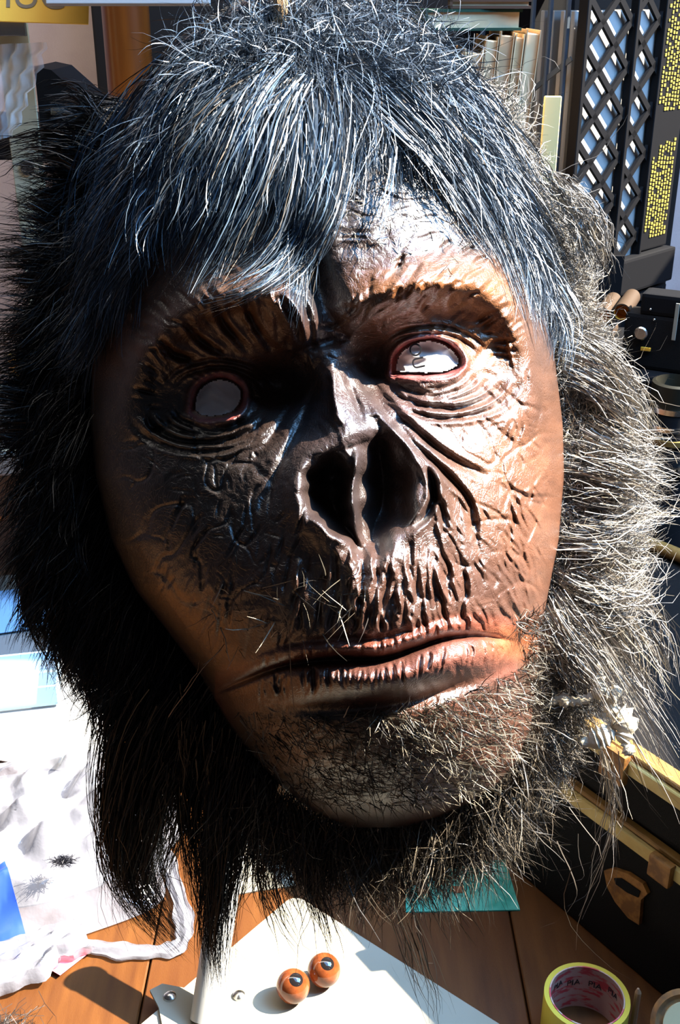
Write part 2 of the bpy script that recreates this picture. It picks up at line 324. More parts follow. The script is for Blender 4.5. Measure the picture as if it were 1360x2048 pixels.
# ---- upper lip: long vertical pleats fanning from under the nose
for i in range(150):
    x = R_(580, 1060) if i > 50 else R_(690, 930); k = (x-740)/300; y = R_(1072, 1225)+abs(k)*10; L = R_(35, 160); sl = k*.36+R_(-.16, .16); up = R_(0, 1) < .42
    yb = min(y+L, 1270-max(0, .05*(x-700))); L = yb-y
    stroke([(x, y), (x+sl*L*.3+R_(-6, 6), y+L*.3), (x+sl*L*.65+R_(-7, 7), y+L*.65), (x+sl*L, yb)], R_(2.8, 6.5), R_(4, 11) if up else R_(-10, -3)*(1-.35*abs(k)), n=5, shoulder=0 if up else .4)
H += WF*9*(ridged(17, 41, 88, 5.5, 10)-.75)*wmask(790, 1180, 270, 100)
for i in range(60):                                                # folds from the wing over the cheek
    x = R_(860, 1080); y = R_(960, 1180); a = math.radians(R_(48, 82)); L = R_(25, 75)
    stroke([(x, y), (x+math.cos(a)*L*.5+R_(-4, 4), y+math.sin(a)*L*.5), (x+math.cos(a)*L, y+math.sin(a)*L)], R_(2.5, 4), R_(-8, -3), n=4, shoulder=.4)
for i in range(60):
    x = R_(300, 620); y = R_(960, 1280); a = math.radians(R_(95, 130)); L = R_(25, 75)
    stroke([(x, y), (x+math.cos(a)*L*.5, y+math.sin(a)*L*.5), (x+math.cos(a)*L, y+math.sin(a)*L)], R_(2.5, 4), R_(-8, -3), n=4, shoulder=.4)
MLx, MLy = np.array(ML)[:, 0], np.array(ML)[:, 1]
for i in range(70):                                                # lip creases
    x = R_(520, 1020); y = np.interp(x, MLx, MLy); q = R_(0, 1) < .68
    k = (x-720)/300
    if q: stroke([(x, y+R_(8, 20)), (x+k*6+R_(-4, 4), y+R_(24, 36)), (x-k*4+R_(-6, 6), y+R_(44, 70))], R_(2.5, 4.5), R_(-11, -4), n=4, shoulder=.4)
    else: stroke([(x, y-R_(6, 12)), (x+R_(-5, 3), y-R_(28, 40))], R_(2.5, 4), R_(-9, -4))
# ---- leathery crackle of cheeks, chin and forehead
H += 4*(vnoise(70, 21)-.5)+4*(vnoise(28, 22, 0, 1, 8)-.5)+WF*2.2*(vnoise(9, 23, 0, 1, 4)-.5)
H += -8*np.clip(ridged(46, 31, 60, 1.6, 14)-.86, 0, 1)/.14*wmask(1030, 1040, 110, 200)*.8 - 6*np.clip(ridged(40, 32, 115, 1.8, 14)-.86, 0, 1)/.14*wmask(380, 1060, 170, 230)
H += 8*(ridged(15, 33, -38, 3.4, 11)-.75)*wmask(880, 620, 200, 90) + 9*(ridged(17, 34, 40, 3.2, 12)-.75)*wmask(430, 670, 200, 90) - 7*np.clip(ridged(38, 38, 84, 2.6, 12)-.84, 0, 1)/.16*wmask(1080, 1000, 60, 260) + 3.5*(ridged(12, 35, -12, 6, 9)-.75)*wmask(820, 440, 230, 110)
H += 4*(ridged(12, 36, 50, 4, 9)-.75)*wmask(800, 840, 170, 100) + 3*(ridged(11, 37, 80, 4, 6)-.75)*wmask(800, 1345, 260, 60)
for i in range(150):
    z = rng.integers(0, 4)
    if z == 0: x, y = R_(900, 1118), R_(830, 1240)
    elif z == 1: x, y = R_(200, 560), R_(850, 1250)
    elif z == 2: x, y = R_(640, 1050), R_(330, 560)
    else: x, y = R_(560, 1050), R_(1400, 1620)
    a = R_(0, 6.28) if z != 2 else R_(-.5, .2); L = R_(18, 60) if z != 2 else R_(30, 90)
    P = [(x, y)]
    for q in range(3): a += R_(-.5, .5); P.append((P[-1][0]+math.cos(a)*L/3, P[-1][1]+math.sin(a)*L/3))
    stroke(P, R_(2.2, 3.4), R_(-5, -2), n=3, shoulder=.3)
for i in range(70):
    x = R_(1010, 1120); y = R_(560, 1200); a = math.radians(R_(70, 115)); L = R_(25, 80)
    stroke([(x, y), (x+math.cos(a)*L*.5+R_(-5, 5), y+math.sin(a)*L*.5), (x+math.cos(a)*L, y+math.sin(a)*L)], R_(2.5, 4), R_(-9, 6), n=4, shoulder=.3)
stroke([(1118, 890), (1080, 960), (1040, 1000), (1034, 1060), (1040, 1130)], 4, 8); stroke([(1040, 1000), (1090, 1010), (1125, 1030)], 3.5, -7); stroke([(940, 1000), (1000, 1030), (1030, 1080)], 3.5, -8)

def blur(A, n):
    k = 2*n+1; c = np.cumsum(np.pad(A, ((n+1, n), (0, 0)), mode='edge'), 0, dtype=np.float64); A = (c[k:]-c[:-k])/k; c = np.cumsum(np.pad(A, ((0, 0), (n+1, n)), mode='edge'), 1); return ((c[:, k:]-c[:, :-k])/k).astype(np.float32)
H = .35*H+.65*blur(blur(H, 2), 1)
# ---- eye openings: the rim rolls in, then the sheet ends
HOLE = np.full(H.shape, 99., np.float32); RIMC = HOLE.copy()
for poly in ([(788, 746), (794, 712), (820, 688), (858, 678), (892, 688), (916, 708), (921, 728), (900, 744), (862, 749), (820, 748)], [(386, 822), (392, 786), (412, 764), (438, 756), (466, 762), (484, 780), (482, 806), (466, 826), (436, 835), (404, 834)]):
    s, d_ = polysdf(poly); HOLE[s] = np.minimum(HOLE[s], d_)
    H[s] += 9*np.exp(-((d_-11)/7)**2) - 34/(1+np.exp(np.clip((d_-1)/2.2, -30, 30)))

def samp(A, x, y):
    u = np.clip(x-X0, 0, A.shape[1]-1.01); v = np.clip(y-Y0, 0, A.shape[0]-1.01); i, j = v.astype(int), u.astype(int); a, b = v-i, u-j
    return A[i, j]*(1-a)*(1-b)+A[i+1, j]*a*(1-b)+A[i, j+1]*(1-a)*b+A[i+1, j+1]*a*b
def base_depth(x, y):
    """depth of the head's skin; beyond its edge the surface falls away"""
    yy = np.minimum(y, 1560); l, r, D, c = prof(yy); k = np.where(x < c, (c-x)/(c-l), (x-c)/(r-c)); w_ = np.where(x < c, c-l, r-c)
    q = np.where(k < 1, D*np.sqrt(np.clip(1-np.minimum(k, 1)**2.3, 0, 1)), -np.maximum(k-1, 0)*w_*.55)
    return q - np.maximum(y-1560, 0)*1.1 - np.maximum(-y, 0)*.8
def surf(x, y):
    l, r, D, c = prof(np.clip(y, -59, 1698)); ins = (x > l) & (x < r)
    return base_depth(x, y) + np.where(ins, samp(H, x, y), 0)

mask = empty('ape_mask', Vector(MP([700, 1655, 0])))
mask.rotation_euler = (-TILT, 0, 0)
tag(mask, 'hairy ape mask with wrinkled brown rubber face and empty eye holes, hanging by its cord', 'mask')
bpy.context.view_layer.update(); MINV = np.array(mask.matrix_world.inverted())
def LW(P): return P @ MINV[:3, :3].T + MINV[:3, 3]          # world -> the mask's own space
NR, NC = 980, 540
t = np.linspace(0, 1, NR); yy = -40+1695*(1.3*t-.3*t**4.3333); th = np.linspace(-1, 1, NC); th = np.radians(88)*(.82*th+.18*th**3)
YY, TH = np.meshgrid(yy, th, indexing='ij'); l, r, D, c = prof(YY)
Sx = np.sign(TH)*np.abs(np.sin(TH)); XX = c+np.where(TH < 0, c-l, r-c)*Sx
dep = D*np.clip(1-np.abs(Sx)**2.3, 0, 1)**.5; hh = samp(H, XX, YY)
nx = Sx*np.abs(Sx)**3*.0
P = np.stack([XX, YY, dep+hh*np.clip((1-np.abs(Sx))*9, 0, 1)], -1)
holeS = samp(HOLE, XX, YY)
# paint of the rubber, with shade painted into the left cheek, lip and chin
def blob(cx, cy, sx, sy, rot=0):
    r = math.radians(rot); x, y = XX-cx, YY-cy; return np.exp(-.5*(((x*math.cos(r)+y*math.sin(r))/sx)**2+((-x*math.sin(r)+y*math.cos(r))/sy)**2))
def nz(sc, sd):
    g = np.random.default_rng(sd).random((64, 64)); u = (XX/sc) % 63; v = ((YY+100)/sc) % 63; i, j = v.astype(int), u.astype(int); a, b = v-i, u-j; a = a*a*(3-2*a); b = b*b*(3-2*b)
    return g[i, j]*(1-a)*(1-b)+g[i+1, j]*a*(1-b)+g[i, j+1]*(1-a)*b+g[i+1, j+1]*a*b
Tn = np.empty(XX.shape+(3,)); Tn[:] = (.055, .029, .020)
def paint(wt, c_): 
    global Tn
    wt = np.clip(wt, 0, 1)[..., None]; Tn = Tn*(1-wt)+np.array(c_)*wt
paint(1/(1+np.exp((YY-560)/40)), (.050, .036, .034))
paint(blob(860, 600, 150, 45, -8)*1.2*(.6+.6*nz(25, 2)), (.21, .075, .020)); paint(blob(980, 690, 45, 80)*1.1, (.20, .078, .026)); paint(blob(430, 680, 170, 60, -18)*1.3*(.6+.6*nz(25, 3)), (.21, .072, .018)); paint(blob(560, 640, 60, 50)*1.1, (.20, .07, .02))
paint(blob(1020, 930, 120, 130)*1.1, (.130, .056, .027)); paint(blob(300, 1120, 200, 330)*1.6, (.011, .007, .005)); paint(blob(430, 1400, 190, 170)*1.4, (.011, .007, .005)); paint(blob(1090, 1080, 50, 170)*1.2, (.135, .054, .027))  # near-black left cheek and jaw: shade put into the colour
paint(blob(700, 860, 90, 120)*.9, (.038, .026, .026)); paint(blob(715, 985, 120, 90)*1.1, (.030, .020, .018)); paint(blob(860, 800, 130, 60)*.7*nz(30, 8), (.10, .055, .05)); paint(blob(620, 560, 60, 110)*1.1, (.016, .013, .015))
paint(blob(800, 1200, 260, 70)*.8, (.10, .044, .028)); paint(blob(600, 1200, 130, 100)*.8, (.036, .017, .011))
mly = np.interp(XX, MLx, MLy); inl = (XX > 430)*(XX < 1035)
paint(inl*np.exp(-((YY-mly+20)/26)**4)*.9, (.15, .042, .024)); paint(inl*np.exp(-((YY-mly-44)/42)**4)*.9, (.145, .052, .036)); paint(blob(1030, 1285, 40, 22)*1.2, (.26, .08, .03))
paint(blob(850, 1520, 230, 90)*.9, (.15, .050, .026)); paint(blob(580, 1490, 130, 120)*1.2, (.018, .012, .009))  # left chin darkened in the paint to imitate shade
paint(np.exp(-((holeS-2)/9)**2)*.95*(.5+nz(9, 5)), (.34, .09, .085)); paint((holeS < -1)*1., (.40, .16, .15))
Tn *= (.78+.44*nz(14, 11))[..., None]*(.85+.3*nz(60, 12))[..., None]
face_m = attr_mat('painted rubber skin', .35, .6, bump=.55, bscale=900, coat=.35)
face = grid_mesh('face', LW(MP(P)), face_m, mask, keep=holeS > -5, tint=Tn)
# back of the head: a shell from the rim of the face round behind, open below
phi = np.linspace(0, 1, 40); B = []
rim = np.concatenate([P[::14, 0], P[-1:, NC//2], P[::-14, -1]]); cen = np.array([640, 760, -260])
for q in phi:
    a = q*math.pi*.5; sc = math.cos(a)**.7 if q < .86 else math.cos(phi[int(.86*39)]*math.pi*.5)**.7*(1-(q-.86)*1.5)
    ring = rim.copy(); ring[:, 0] = cen[0]+(rim[:, 0]-cen[0])*(sc*1.0); ring[:, 1] = np.where(rim[:, 1] < 1300, cen[1]+(rim[:, 1]-cen[1])*sc, cen[1]+(1300-cen[1])*sc+(rim[:, 1]-1300)*max(0, 1-q*1.5)); ring[:, 2] = rim[:, 2]-q*640
    B.append(ring)
backm = mat('dark foam backing', (.03, .024, .02), .85, .2, bump=.5, bscale=400)
grid_mesh('head_shell', LW(MP(np.array(B))), backm, mask)
# fur cloth glued round the face: a skirt flaring out behind the rim, torn on the right
def ringpts(pts, n=90): 
    p = smooth(pts, 20); s = np.r_[0, np.cumsum(np.linalg.norm(np.diff(p, axis=0), axis=1))]; u = np.linspace(0, s[-1], n); return np.stack([np.interp(u, s, p[:, k]) for k in range(p.shape[1])], 1)
inner = ringpts([(560, 1600), (420, 1420), (300, 1240), (215, 1080), (185, 900), (190, 700), (215, 450), (300, 200), (450, 60), (640, 0), (820, 60), (960, 200), (1050, 400), (1095, 600), (1125, 850), (1120, 1080), (1085, 1260), (1066, 1400), (1040, 1520), (940, 1600)])
outer = ringpts([(520, 1690), (340, 1560), (230, 1330), (110, 1160), (85, 950), (110, 700), (160, 430), (275, 200), (440, 20), (640, -30), (830, 40), (950, 180), (1045, 360), (1125, 560), (1215, 800), (1250, 1050), (1220, 1230), (1180, 1330), (1090, 1530), (960, 1680)])
SK = []
inner_t = np.array([640, 820])+(inner-np.array([640, 820]))*.93
for q in np.linspace(0, 1, 14):
    r_ = inner_t*(1-q)+outer*q; SK.append(np.c_[r_, -16-90*q+8*np.sin(np.arange(len(r_))*.7+q*3)])
SK = np.array(SK); grid_mesh('fur_backing', LW(MP(SK)), mat('fur backing cloth', (.09, .078, .066), .95, .05), mask)

# ---- hair: ribbons grown strand by strand
def ribbons(name, S, width, tint, parent, m, seg_taper=1.0):
    """S (N,k,3) mask units"""
    W = MP(S); N, k = W.shape[:2]; T = np.gradient(W, axis=1); T /= np.linalg.norm(T, axis=2, keepdims=True)+1e-9
    rv = rng.normal(size=(N, 1, 3)); rv -= .3*AF; sd_ = np.cross(T, rv); sd_ /= np.linalg.norm(sd_, axis=2, keepdims=True)+1e-9
    tp = (1-np.linspace(0, 1, k)**2.2*.85)[None, :, None]; hw = (width*U0*.5)[:, None, None]*tp
    V = np.stack([W-sd_*hw, W+sd_*hw], 2).reshape(-1, 3); i0 = (np.arange(N)[:, None]*k+np.arange(k-1)[None])*2; i0 = i0.reshape(-1)
    Q = np.stack([i0, i0+1, i0+3, i0+2], 1); me = np_mesh(name, LW(V), Q, tint=np.repeat(tint, k*2, axis=0)); me.shade_smooth()
    o = link(name, me, m, parent); o['kind'] = 'stuff'; return o
def wander(N, k, amp, freq=2.0):
    t = np.linspace(0, 1, k)[None, :, None]; out = 0
    for j in range(3):
        f = rng.uniform(.5, 1.4, (N, 1, 3))*freq*(1+j); out = out + np.sin(t*f*2+rng.uniform(0, 6.28, (N, 1, 3)))/(1+j)
    return (out-out[:, :1])*amp*t
def grow(root, dir0, L, k=7, grav=.3, noise=.15, curl=0, clump=None):
    N = len(root); P_ = np.empty((N, k, 3)); P_[:, 0] = root; d = dir0/np.linalg.norm(dir0, axis=1, keepdims=True); g = np.array([0, .906, -.423])
    ax = rng.normal(size=(N, 3)); ax /= np.linalg.norm(ax, axis=1, keepdims=True)
    L = np.broadcast_to(L, (N,))
    for i in range(1, k):
        d = d+g*np.reshape(grav, (-1, 1))+rng.normal(size=(N, 3))*noise+np.cross(ax, d)*curl; d /= np.linalg.norm(d, axis=1, keepdims=True)
        P_[:, i] = P_[:, i-1]+d*(L/(k-1))[:, None]
    return P_
def clumped(S, n_cl, pull=.6):
    """draw strands together towards a leader of their tuft"""
    N = len(S); lead = rng.integers(0, N, n_cl); A = S[lead, 0]; out = np.empty(N, int)
    for a in range(0, N, 4000): out[a:a+4000] = ((S[a:a+4000, None, 0]-A[None])**2).sum(2).argmin(1)
    t = (np.linspace(0, 1, S.shape[1])**1.3)[None, :, None]*pull; Ld = S[lead][out]; return S*(1-t)+Ld*t
def lift(S, amt=6, spread=30):
    s_ = surf(S[..., 0], S[..., 1]); o = rng.exponential(spread, (len(S), 1))*np.linspace(.3, 1, S.shape[1])[None]
    S[..., 2] = np.maximum(S[..., 2], s_+amt+o*.6); return S
def shade(N, c, v=.4, c2=None, p=.2, c3=None, p3=0):
    t = np.tile(np.array(c), (N, 1))*rng.uniform(1-v, 1+v, (N, 1))
    if c2 is not None: k = rng.random(N) < p; t[k] = np.array(c2)*rng.uniform(1-v, 1+v, (k.sum(), 1))
    if c3 is not None: k = rng.random(N) < p3; t[k] = np.array(c3)*rng.uniform(1-v, 1+v, (k.sum(), 1))
    return t
def lock(pts, N, s0, s1, s2, k=10, t0=(0, .45), t1=(.55, 1), off_=40, wob=9, absd=False):
    """N strands following a guide; pts (x, y) laid over the head, or (x, y, d)"""
    g = smooth([tuple(p) for p in pts], 14); s = np.r_[0, np.cumsum(np.linalg.norm(np.diff(g, axis=0), axis=1))]; s /= s[-1]
    a = rng.uniform(*t0, N); b = rng.uniform(*t1, N); tt = a[:, None]+(b-a)[:, None]*np.linspace(0, 1, k)[None]
    C_ = np.stack([np.interp(tt, s, g[:, j]) for j in range(g.shape[1])], -1); sp = np.interp(tt, [0, .5, 1], [s0, s1, s2])
    nc = max(1, N//16); cl = rng.integers(0, nc, N); o = (rng.normal(size=(nc, 1, 2))[cl]*.95+rng.normal(size=(N, 1, 2))*.3)*sp[..., None]; b = np.clip(b*rng.uniform(.8, 1.0, nc)[cl], 0, 1) if N > 30 else b; XY = C_[..., :2]+o+wander(N, k, wob)[..., :2]
    if g.shape[1] == 3: Z = C_[..., 2]+rng.normal(size=(N, 1))*sp*.6
    else: Z = np.maximum(surf(XY[..., 0], XY[..., 1]), base_depth(XY[..., 0], XY[..., 1])-20)+off_*rng.uniform(.25, 1.3, (N, 1))
    return np.concatenate([XY, Z[..., None]], -1)
def inpoly(poly, N):
    Pp = np.array(poly, float); lo, hi = Pp.min(0), Pp.max(0); out = np.empty((0, 2))
    while len(out) < N:
        q = rng.uniform(lo, hi, (N*2, 2)); c_ = np.zeros(len(q), bool)
        for i in range(len(Pp)):
            (ax, ay), (bx, by) = Pp[i-1], Pp[i]
            if ay == by: continue
            c_ ^= ((ay > q[:, 1]) != (by > q[:, 1])) & (q[:, 0] < (bx-ax)*(q[:, 1]-ay)/(by-ay)+ax)
        out = np.vstack([out, q[c_]])
    return out[:N]
def pad(S, k):
    if S.shape[1] == k: return S
    t = np.linspace(0, S.shape[1]-1, k); i = np.minimum(t.astype(int), S.shape[1]-2); f = (t-i)[None, :, None]; return S[:, i]*(1-f)+S[:, i+1]*f
hair_m = attr_mat('glossy synthetic hair', .40, .8); fur_m = attr_mat('coarse crepe fur', .5, .40)

# 1. crown and the long locks over the forehead
poly = [(300, 230), (410, 90), (520, 5), (640, -20), (760, 10), (860, 90), (940, 200), (1010, 340), (1070, 480), (1105, 640), (1070, 560), (1000, 420), (930, 310), (840, 235), (740, 215), (640, 235), (520, 255), (420, 320), (330, 430), (250, 560), (205, 660), (192, 560), (200, 400)]
N = 15000; q = inpoly(poly, N); rt = np.c_[q, base_depth(q[:, 0], q[:, 1])]
dx, dy = (q[:, 0]-590)/330, (q[:, 1]+20)/330
d0 = np.c_[dx, dy*.9+.25, np.full(N, .25)]+rng.normal(size=(N, 3))*.33
S = clumped(lift(pad(grow(rt, d0, rng.uniform(70, 230, N), 7, .14, .13, .05), 8), 4, 26), 420, .55)
N2 = 3200; q = inpoly([(330, 130), (450, 20), (560, -20), (760, -10), (880, 70), (960, 190), (880, 210), (740, 150), (600, 130), (480, 160)], N2)   # wiry flyaways on the top
S2 = pad(grow(np.c_[q, base_depth(q[:, 0], q[:, 1])+8], rng.normal(size=(N2, 3))*[1, .8, .5]+[0, -.1, .7], rng.uniform(60, 170, N2), 7, .05, .22, .35), 8)
ribbons('crown_hair', np.vstack([S, S2]), rng.uniform(1.3, 2.6, N+N2), shade(N+N2, (.018, .030, .046), .5, (.08, .12, .17), .22), mask, hair_m)  # blue in the tint imitates skylight sheen on black hair
LK = []
for pts, n, s in (([(600, 110), (530, 190), (480, 300), (430, 420), (350, 560)], 300, (26, 30, 30)), ([(620, 120), (560, 220), (530, 330), (470, 470), (400, 600)], 120, (24, 26, 22)),
                  ([(640, 150), (640, 260), (620, 400), (585, 500), (520, 560), (400, 612)], 260, (30, 26, 13)), ([(660, 190), (668, 300), (640, 400), (600, 520), (590, 640)], 150, (26, 26, 14)),
                  ([(560, 120), (450, 180), (370, 260), (320, 360), (280, 460)], 260, (26, 34, 30)), ([(520, 60), (420, 110), (330, 190), (270, 300), (225, 430), (205, 620)], 500, (30, 40, 26)),
                  ([(700, 120), (740, 200), (730, 270), (700, 350)], 90, (30, 30, 26)),
                  ([(700, 90), (820, 190), (930, 320), (1010, 450), (1060, 570), (1090, 680)], 900, (34, 26, 14)), ([(770, 80), (870, 170), (960, 280), (1020, 380), (1070, 480)], 500, (34, 32, 30)),
                  ([(720, 160), (800, 240), (880, 320), (950, 430), (1020, 540)], 240, (26, 20, 12)), ([(880, 260), (850, 330), (800, 370)], 20, (20, 20, 26)), ([(745, 300), (735, 400), (715, 500)], 14, (20, 20, 20))):
    LK.append(lock(pts, n, *s))
S = np.vstack(LK); ribbons('forehead_locks', S, rng.uniform(1.4, 2.8, len(S)), shade(len(S), (.018, .032, .050), .5, (.08, .13, .19), .20, (.16, .13, .10), .08), mask, hair_m)  # locks tinted blue as well, standing for the sky's gloss

# 2. fur of the viewer's left side: black, long, swept out and down
def band(u0, u1, N, qr=(0, 1)):
    u = rng.uniform(u0, u1, N); q = rng.uniform(*qr, N); i = np.clip((q*13), 0, 12.99); a = i.astype(int); f = i-a; j = np.clip(u*89, 0, 88.99); b = j.astype(int); g = j-b
    s = (SK[a, b]*(1-f)[:, None]*(1-g)[:, None]+SK[a+1, b]*f[:, None]*(1-g)[:, None]+SK[a, b+1]*(1-f)[:, None]*g[:, None]+SK[a+1, b+1]*f[:, None]*g[:, None])
    o = outer[b]-inner[b]; o = o/np.linalg.norm(o, axis=1, keepdims=True); return s, o, q
def near_u(x, y): return float(((inner-np.array([x, y]))**2).sum(1).argmin())/89
uA, uB = near_u(430, 1430), near_u(265, 260)
N = 15000; rt, o, q = band(uA, uB, N); d0 = np.c_[o[:, 0]*.9, o[:, 1]*.6+.25, .55-.3*q]+rng.normal(size=(N, 3))*.32
S = clumped(grow(rt, d0, rng.uniform(80, 215, N), 7, .16, .14, .06), 600, .55)
N2 = 2600; rt, o, q = band(near_u(190, 860), near_u(300, 200), N2, (.5, 1)); d0 = np.c_[-np.ones(N2), rng.normal(size=N2)*.25-.05, rng.normal(size=N2)*.25]; S2 = clumped(grow(rt, d0, rng.uniform(90, 240, N2), 7, .03, .1, .08), 90, .6)
W_ = []
for pts, n, s in (([(230, 520, -30), (130, 505, -60), (-20, 515, -80)], 140, (14, 7, 8)), ([(220, 560, -30), (120, 545, -60), (-20, 560, -80)], 90, (12, 7, 10)), ([(220, 250, -30), (150, 180, -60), (90, 190, -80)], 60, (20, 14, 20)), ([(230, 330, -30), (120, 290, -60), (-10, 320, -90)], 160, (34, 26, 30)),
                  ([(120, 1020, -60), (60, 1120, -90), (60, 1230, -130), (120, 1330, -170)], 170, (26, 12, 12)), ([(180, 1130, -60), (120, 1230, -100), (140, 1340, -150), (190, 1430, -190)], 200, (26, 14, 12)), ([(230, 1200, -50), (200, 1320, -100), (215, 1430, -150), (225, 1530, -200)], 300, (28, 20, 14))):
    W_.append(pad(lock(pts, n, *s, k=10, wob=8), 7))
S = np.vstack([S, S2]+W_); ribbons('side_fur', S, rng.uniform(1.7, 3.4, len(S)), shade(len(S), (.009, .0085, .009), .5, (.06, .05, .04), .08), mask, fur_m)

# 3. fur of the viewer's right side: curly, its grey-brown tint paled to imitate the sun on it
u1, u2 = near_u(960, 190), near_u(1050, 1480); N = 42000; rt, o, q = band(u1, u2, N)
d0 = np.c_[o[:, 0]*.8+.1, o[:, 1]*.5+.15, .75-.45*q]+rng.normal(size=(N, 3))*.5; L = rng.uniform(45, 125, N)*(.75+.5*q)
S = clumped(grow(rt, d0, L, 7, .07, .24, .34), 800, .42)
W_ = []
for pts, n, s in (([(1120, 390, -20), (1165, 430, -20), (1185, 480, -30), (1195, 560, -50)], 240, (22, 14, 10)), ([(1080, 340, -20), (1130, 390, 0), (1190, 440, -10)], 120, (22, 20, 24)), ([(1010, 250, 10), (1040, 210, 10), (1040, 160, 0)], 40, (40, 30, 34)),
                  ([(1140, 720, 0), (1205, 745, 0), (1265, 810, -30), (1300, 895, -60)], 420, (30, 24, 18)), ([(1150, 900, 0), (1240, 930, 10), (1340, 960, -40)], 420, (40, 26, 24)), ([(1140, 1040, 0), (1240, 1050, 0), (1330, 1010, -40)], 380, (46, 34, 26)), ([(1140, 1140, 0), (1230, 1180, -10), (1290, 1120, -50)], 320, (46, 40, 40)),
                  ([(1110, 1180, 10), (1180, 1280, 0), (1270, 1420, -60), (1330, 1520, -120)], 140, (34, 40, 46)), ([(1080, 1200, 20), (1130, 1290, 10), (1190, 1370, -20)], 520, (22, 26, 22)), ([(1180, 1150, -20), (1270, 1260, -60), (1300, 1400, -120)], 220, (40, 36, 34)),
                  ([(1210, 1450, -60), (1225, 1560, -100), (1210, 1700, -150), (1150, 1900, -240)], 14, (10, 8, 10)), ([(1215, 1450, -60), (1240, 1600, -120), (1230, 1700, -160)], 26, (16, 12, 12))):
    W_.append(pad(lock(pts, n, *s, k=10, wob=14), 7))
S = np.vstack([S]+W_); S = S+wander(len(S), S.shape[1], 5, 4.0); ribbons('cheek_fur', S, rng.uniform(1.3, 2.3, len(S)), shade(len(S), (.26, .235, .21), .5, (.03, .026, .022), .18, (.42, .36, .27), .20), mask, fur_m)

# 4. beard below the chin
uC, uD = near_u(1050, 1470), near_u(430, 1430)
N = 2600; xs = rng.uniform(470, 1080, N); ys = np.interp(xs, [470, 560, 660, 800, 940, 1040, 1080], [1490, 1590, 1640, 1650, 1600, 1510, 1400])+rng.normal(size=N)*14
rt = np.c_[xs, ys, rng.uniform(-90, 60, N)]; d0 = np.c_[(xs-780)/900, np.ones(N), rng.normal(size=N)*.2]+rng.normal(size=(N, 3))*.38
S = clumped(grow(rt, d0, rng.uniform(80, 330, N)*np.interp(xs, [470, 700, 1000, 1080], [1.1, .8, .9, .6]), 8, .10, .15, .12), 150, .45)
N3 = 4200; xs = rng.uniform(500, 1090, N3); ys = np.interp(xs, [470, 560, 660, 800, 940, 1040, 1090], [1500, 1610, 1660, 1670, 1620, 1530, 1420])+rng.uniform(0, 60, N3)
S3 = pad(grow(np.c_[xs, ys, rng.uniform(-100, 10, N3)], np.c_[rng.normal(size=N3)*.6, np.ones(N3)*.8, rng.normal(size=N3)*.5], rng.uniform(60, 190, N3), 7, .06, .24, .3), 8)
W_ = []
for pts, n, s in (([(480, 1480, 60), (455, 1600, 20), (440, 1740, -30), (425, 1850, -80), (430, 1990, -140)], 620, (34, 24, 9)), ([(440, 1440, 60), (400, 1560, 10), (400, 1700, -40), (430, 1880, -120)], 260, (30, 22, 10)), ([(330, 1330, 0), (265, 1480, -50), (245, 1640, -110), (275, 1780, -170), (370, 1900, -240)], 900, (44, 34, 12)),
                  ([(400, 1400, 40), (330, 1500, -10), (290, 1650, -80), (270, 1760, -140), (300, 1850, -180)], 800, (48, 44, 22)), ([(640, 1650, 20), (610, 1740, -20), (640, 1830, -60), (660, 1920, -100)], 90, (16, 14, 10)), ([(560, 1610, 20), (530, 1700, -20), (540, 1790, -60), (590, 1900, -120)], 130, (26, 20, 16)),
                  ([(430, 1450, 50), (420, 1550, 0), (400, 1620, -30)], 500, (60, 50, 40)), ([(820, 1660, 0), (860, 1760, -60), (900, 1880, -130), (950, 1980, -200)], 60, (60, 60, 70)), ([(700, 1660, 0), (740, 1760, -60), (780, 1900, -130)], 60, (60, 60, 60))):
    W_.append(pad(lock(pts, n, *s, k=10, wob=10), 8))
nb = len(S)+len(S3); SW = np.vstack(W_); ti = np.vstack([shade(nb, (.055, .042, .028), .5, (.20, .16, .11), .22, (.015, .012, .010), .3), shade(len(SW), (.009, .008, .007), .5, (.10, .07, .035), .08)])
S = np.vstack([S, S3, SW]); ribbons('beard', S, rng.uniform(1.3, 2.5, len(S)), ti, mask, fur_m)

# 5. stubble of the chin and stray bristles about the mouth
N = 3600; q = inpoly([(470, 1420), (560, 1430), (700, 1425), (830, 1410), (930, 1385), (1040, 1335), (1075, 1250), (1100, 1300), (1065, 1450), (1030, 1530), (960, 1590), (850, 1610), (700, 1620), (600, 1600), (520, 1530)], N)
a = rng.normal(.5, .8, N); S = grow(np.c_[q, surf(q[:, 0], q[:, 1])+2], np.c_[np.cos(a), np.sin(a)*.8, rng.uniform(.15, .6, N)], rng.uniform(18, 50, N), 4, .02, .1)
N2 = 700; q = inpoly([(1030, 1240), (1110, 1210), (1110, 1400), (1060, 1440), (1050, 1300)], N2); S2 = grow(np.c_[q, np.maximum(surf(q[:, 0], q[:, 1]), 0)+8], rng.normal(size=(N2, 3))+[.4, .1, .4], rng.uniform(25, 60, N2), 4, .02, .35, .5)
N3 = 90; q = inpoly([(400, 1120), (620, 1140), (740, 1160), (760, 1240), (600, 1280), (420, 1330)], N3); S3 = grow(np.c_[q, surf(q[:, 0], q[:, 1])+2], np.c_[rng.normal(size=N3)*.6, rng.normal(size=N3)*.7, np.full(N3, .5)], rng.uniform(30, 90, N3), 4, .05, .12)
N4 = 260; q = inpoly([(640, 300), (900, 320), (980, 470), (900, 560), (760, 500), (650, 460)], N4); S4 = grow(np.c_[q, surf(q[:, 0], q[:, 1])+2], np.c_[rng.normal(size=N4), rng.normal(size=N4)*.8, np.full(N4, .4)], rng.uniform(14, 40, N4), 4, .03, .15)
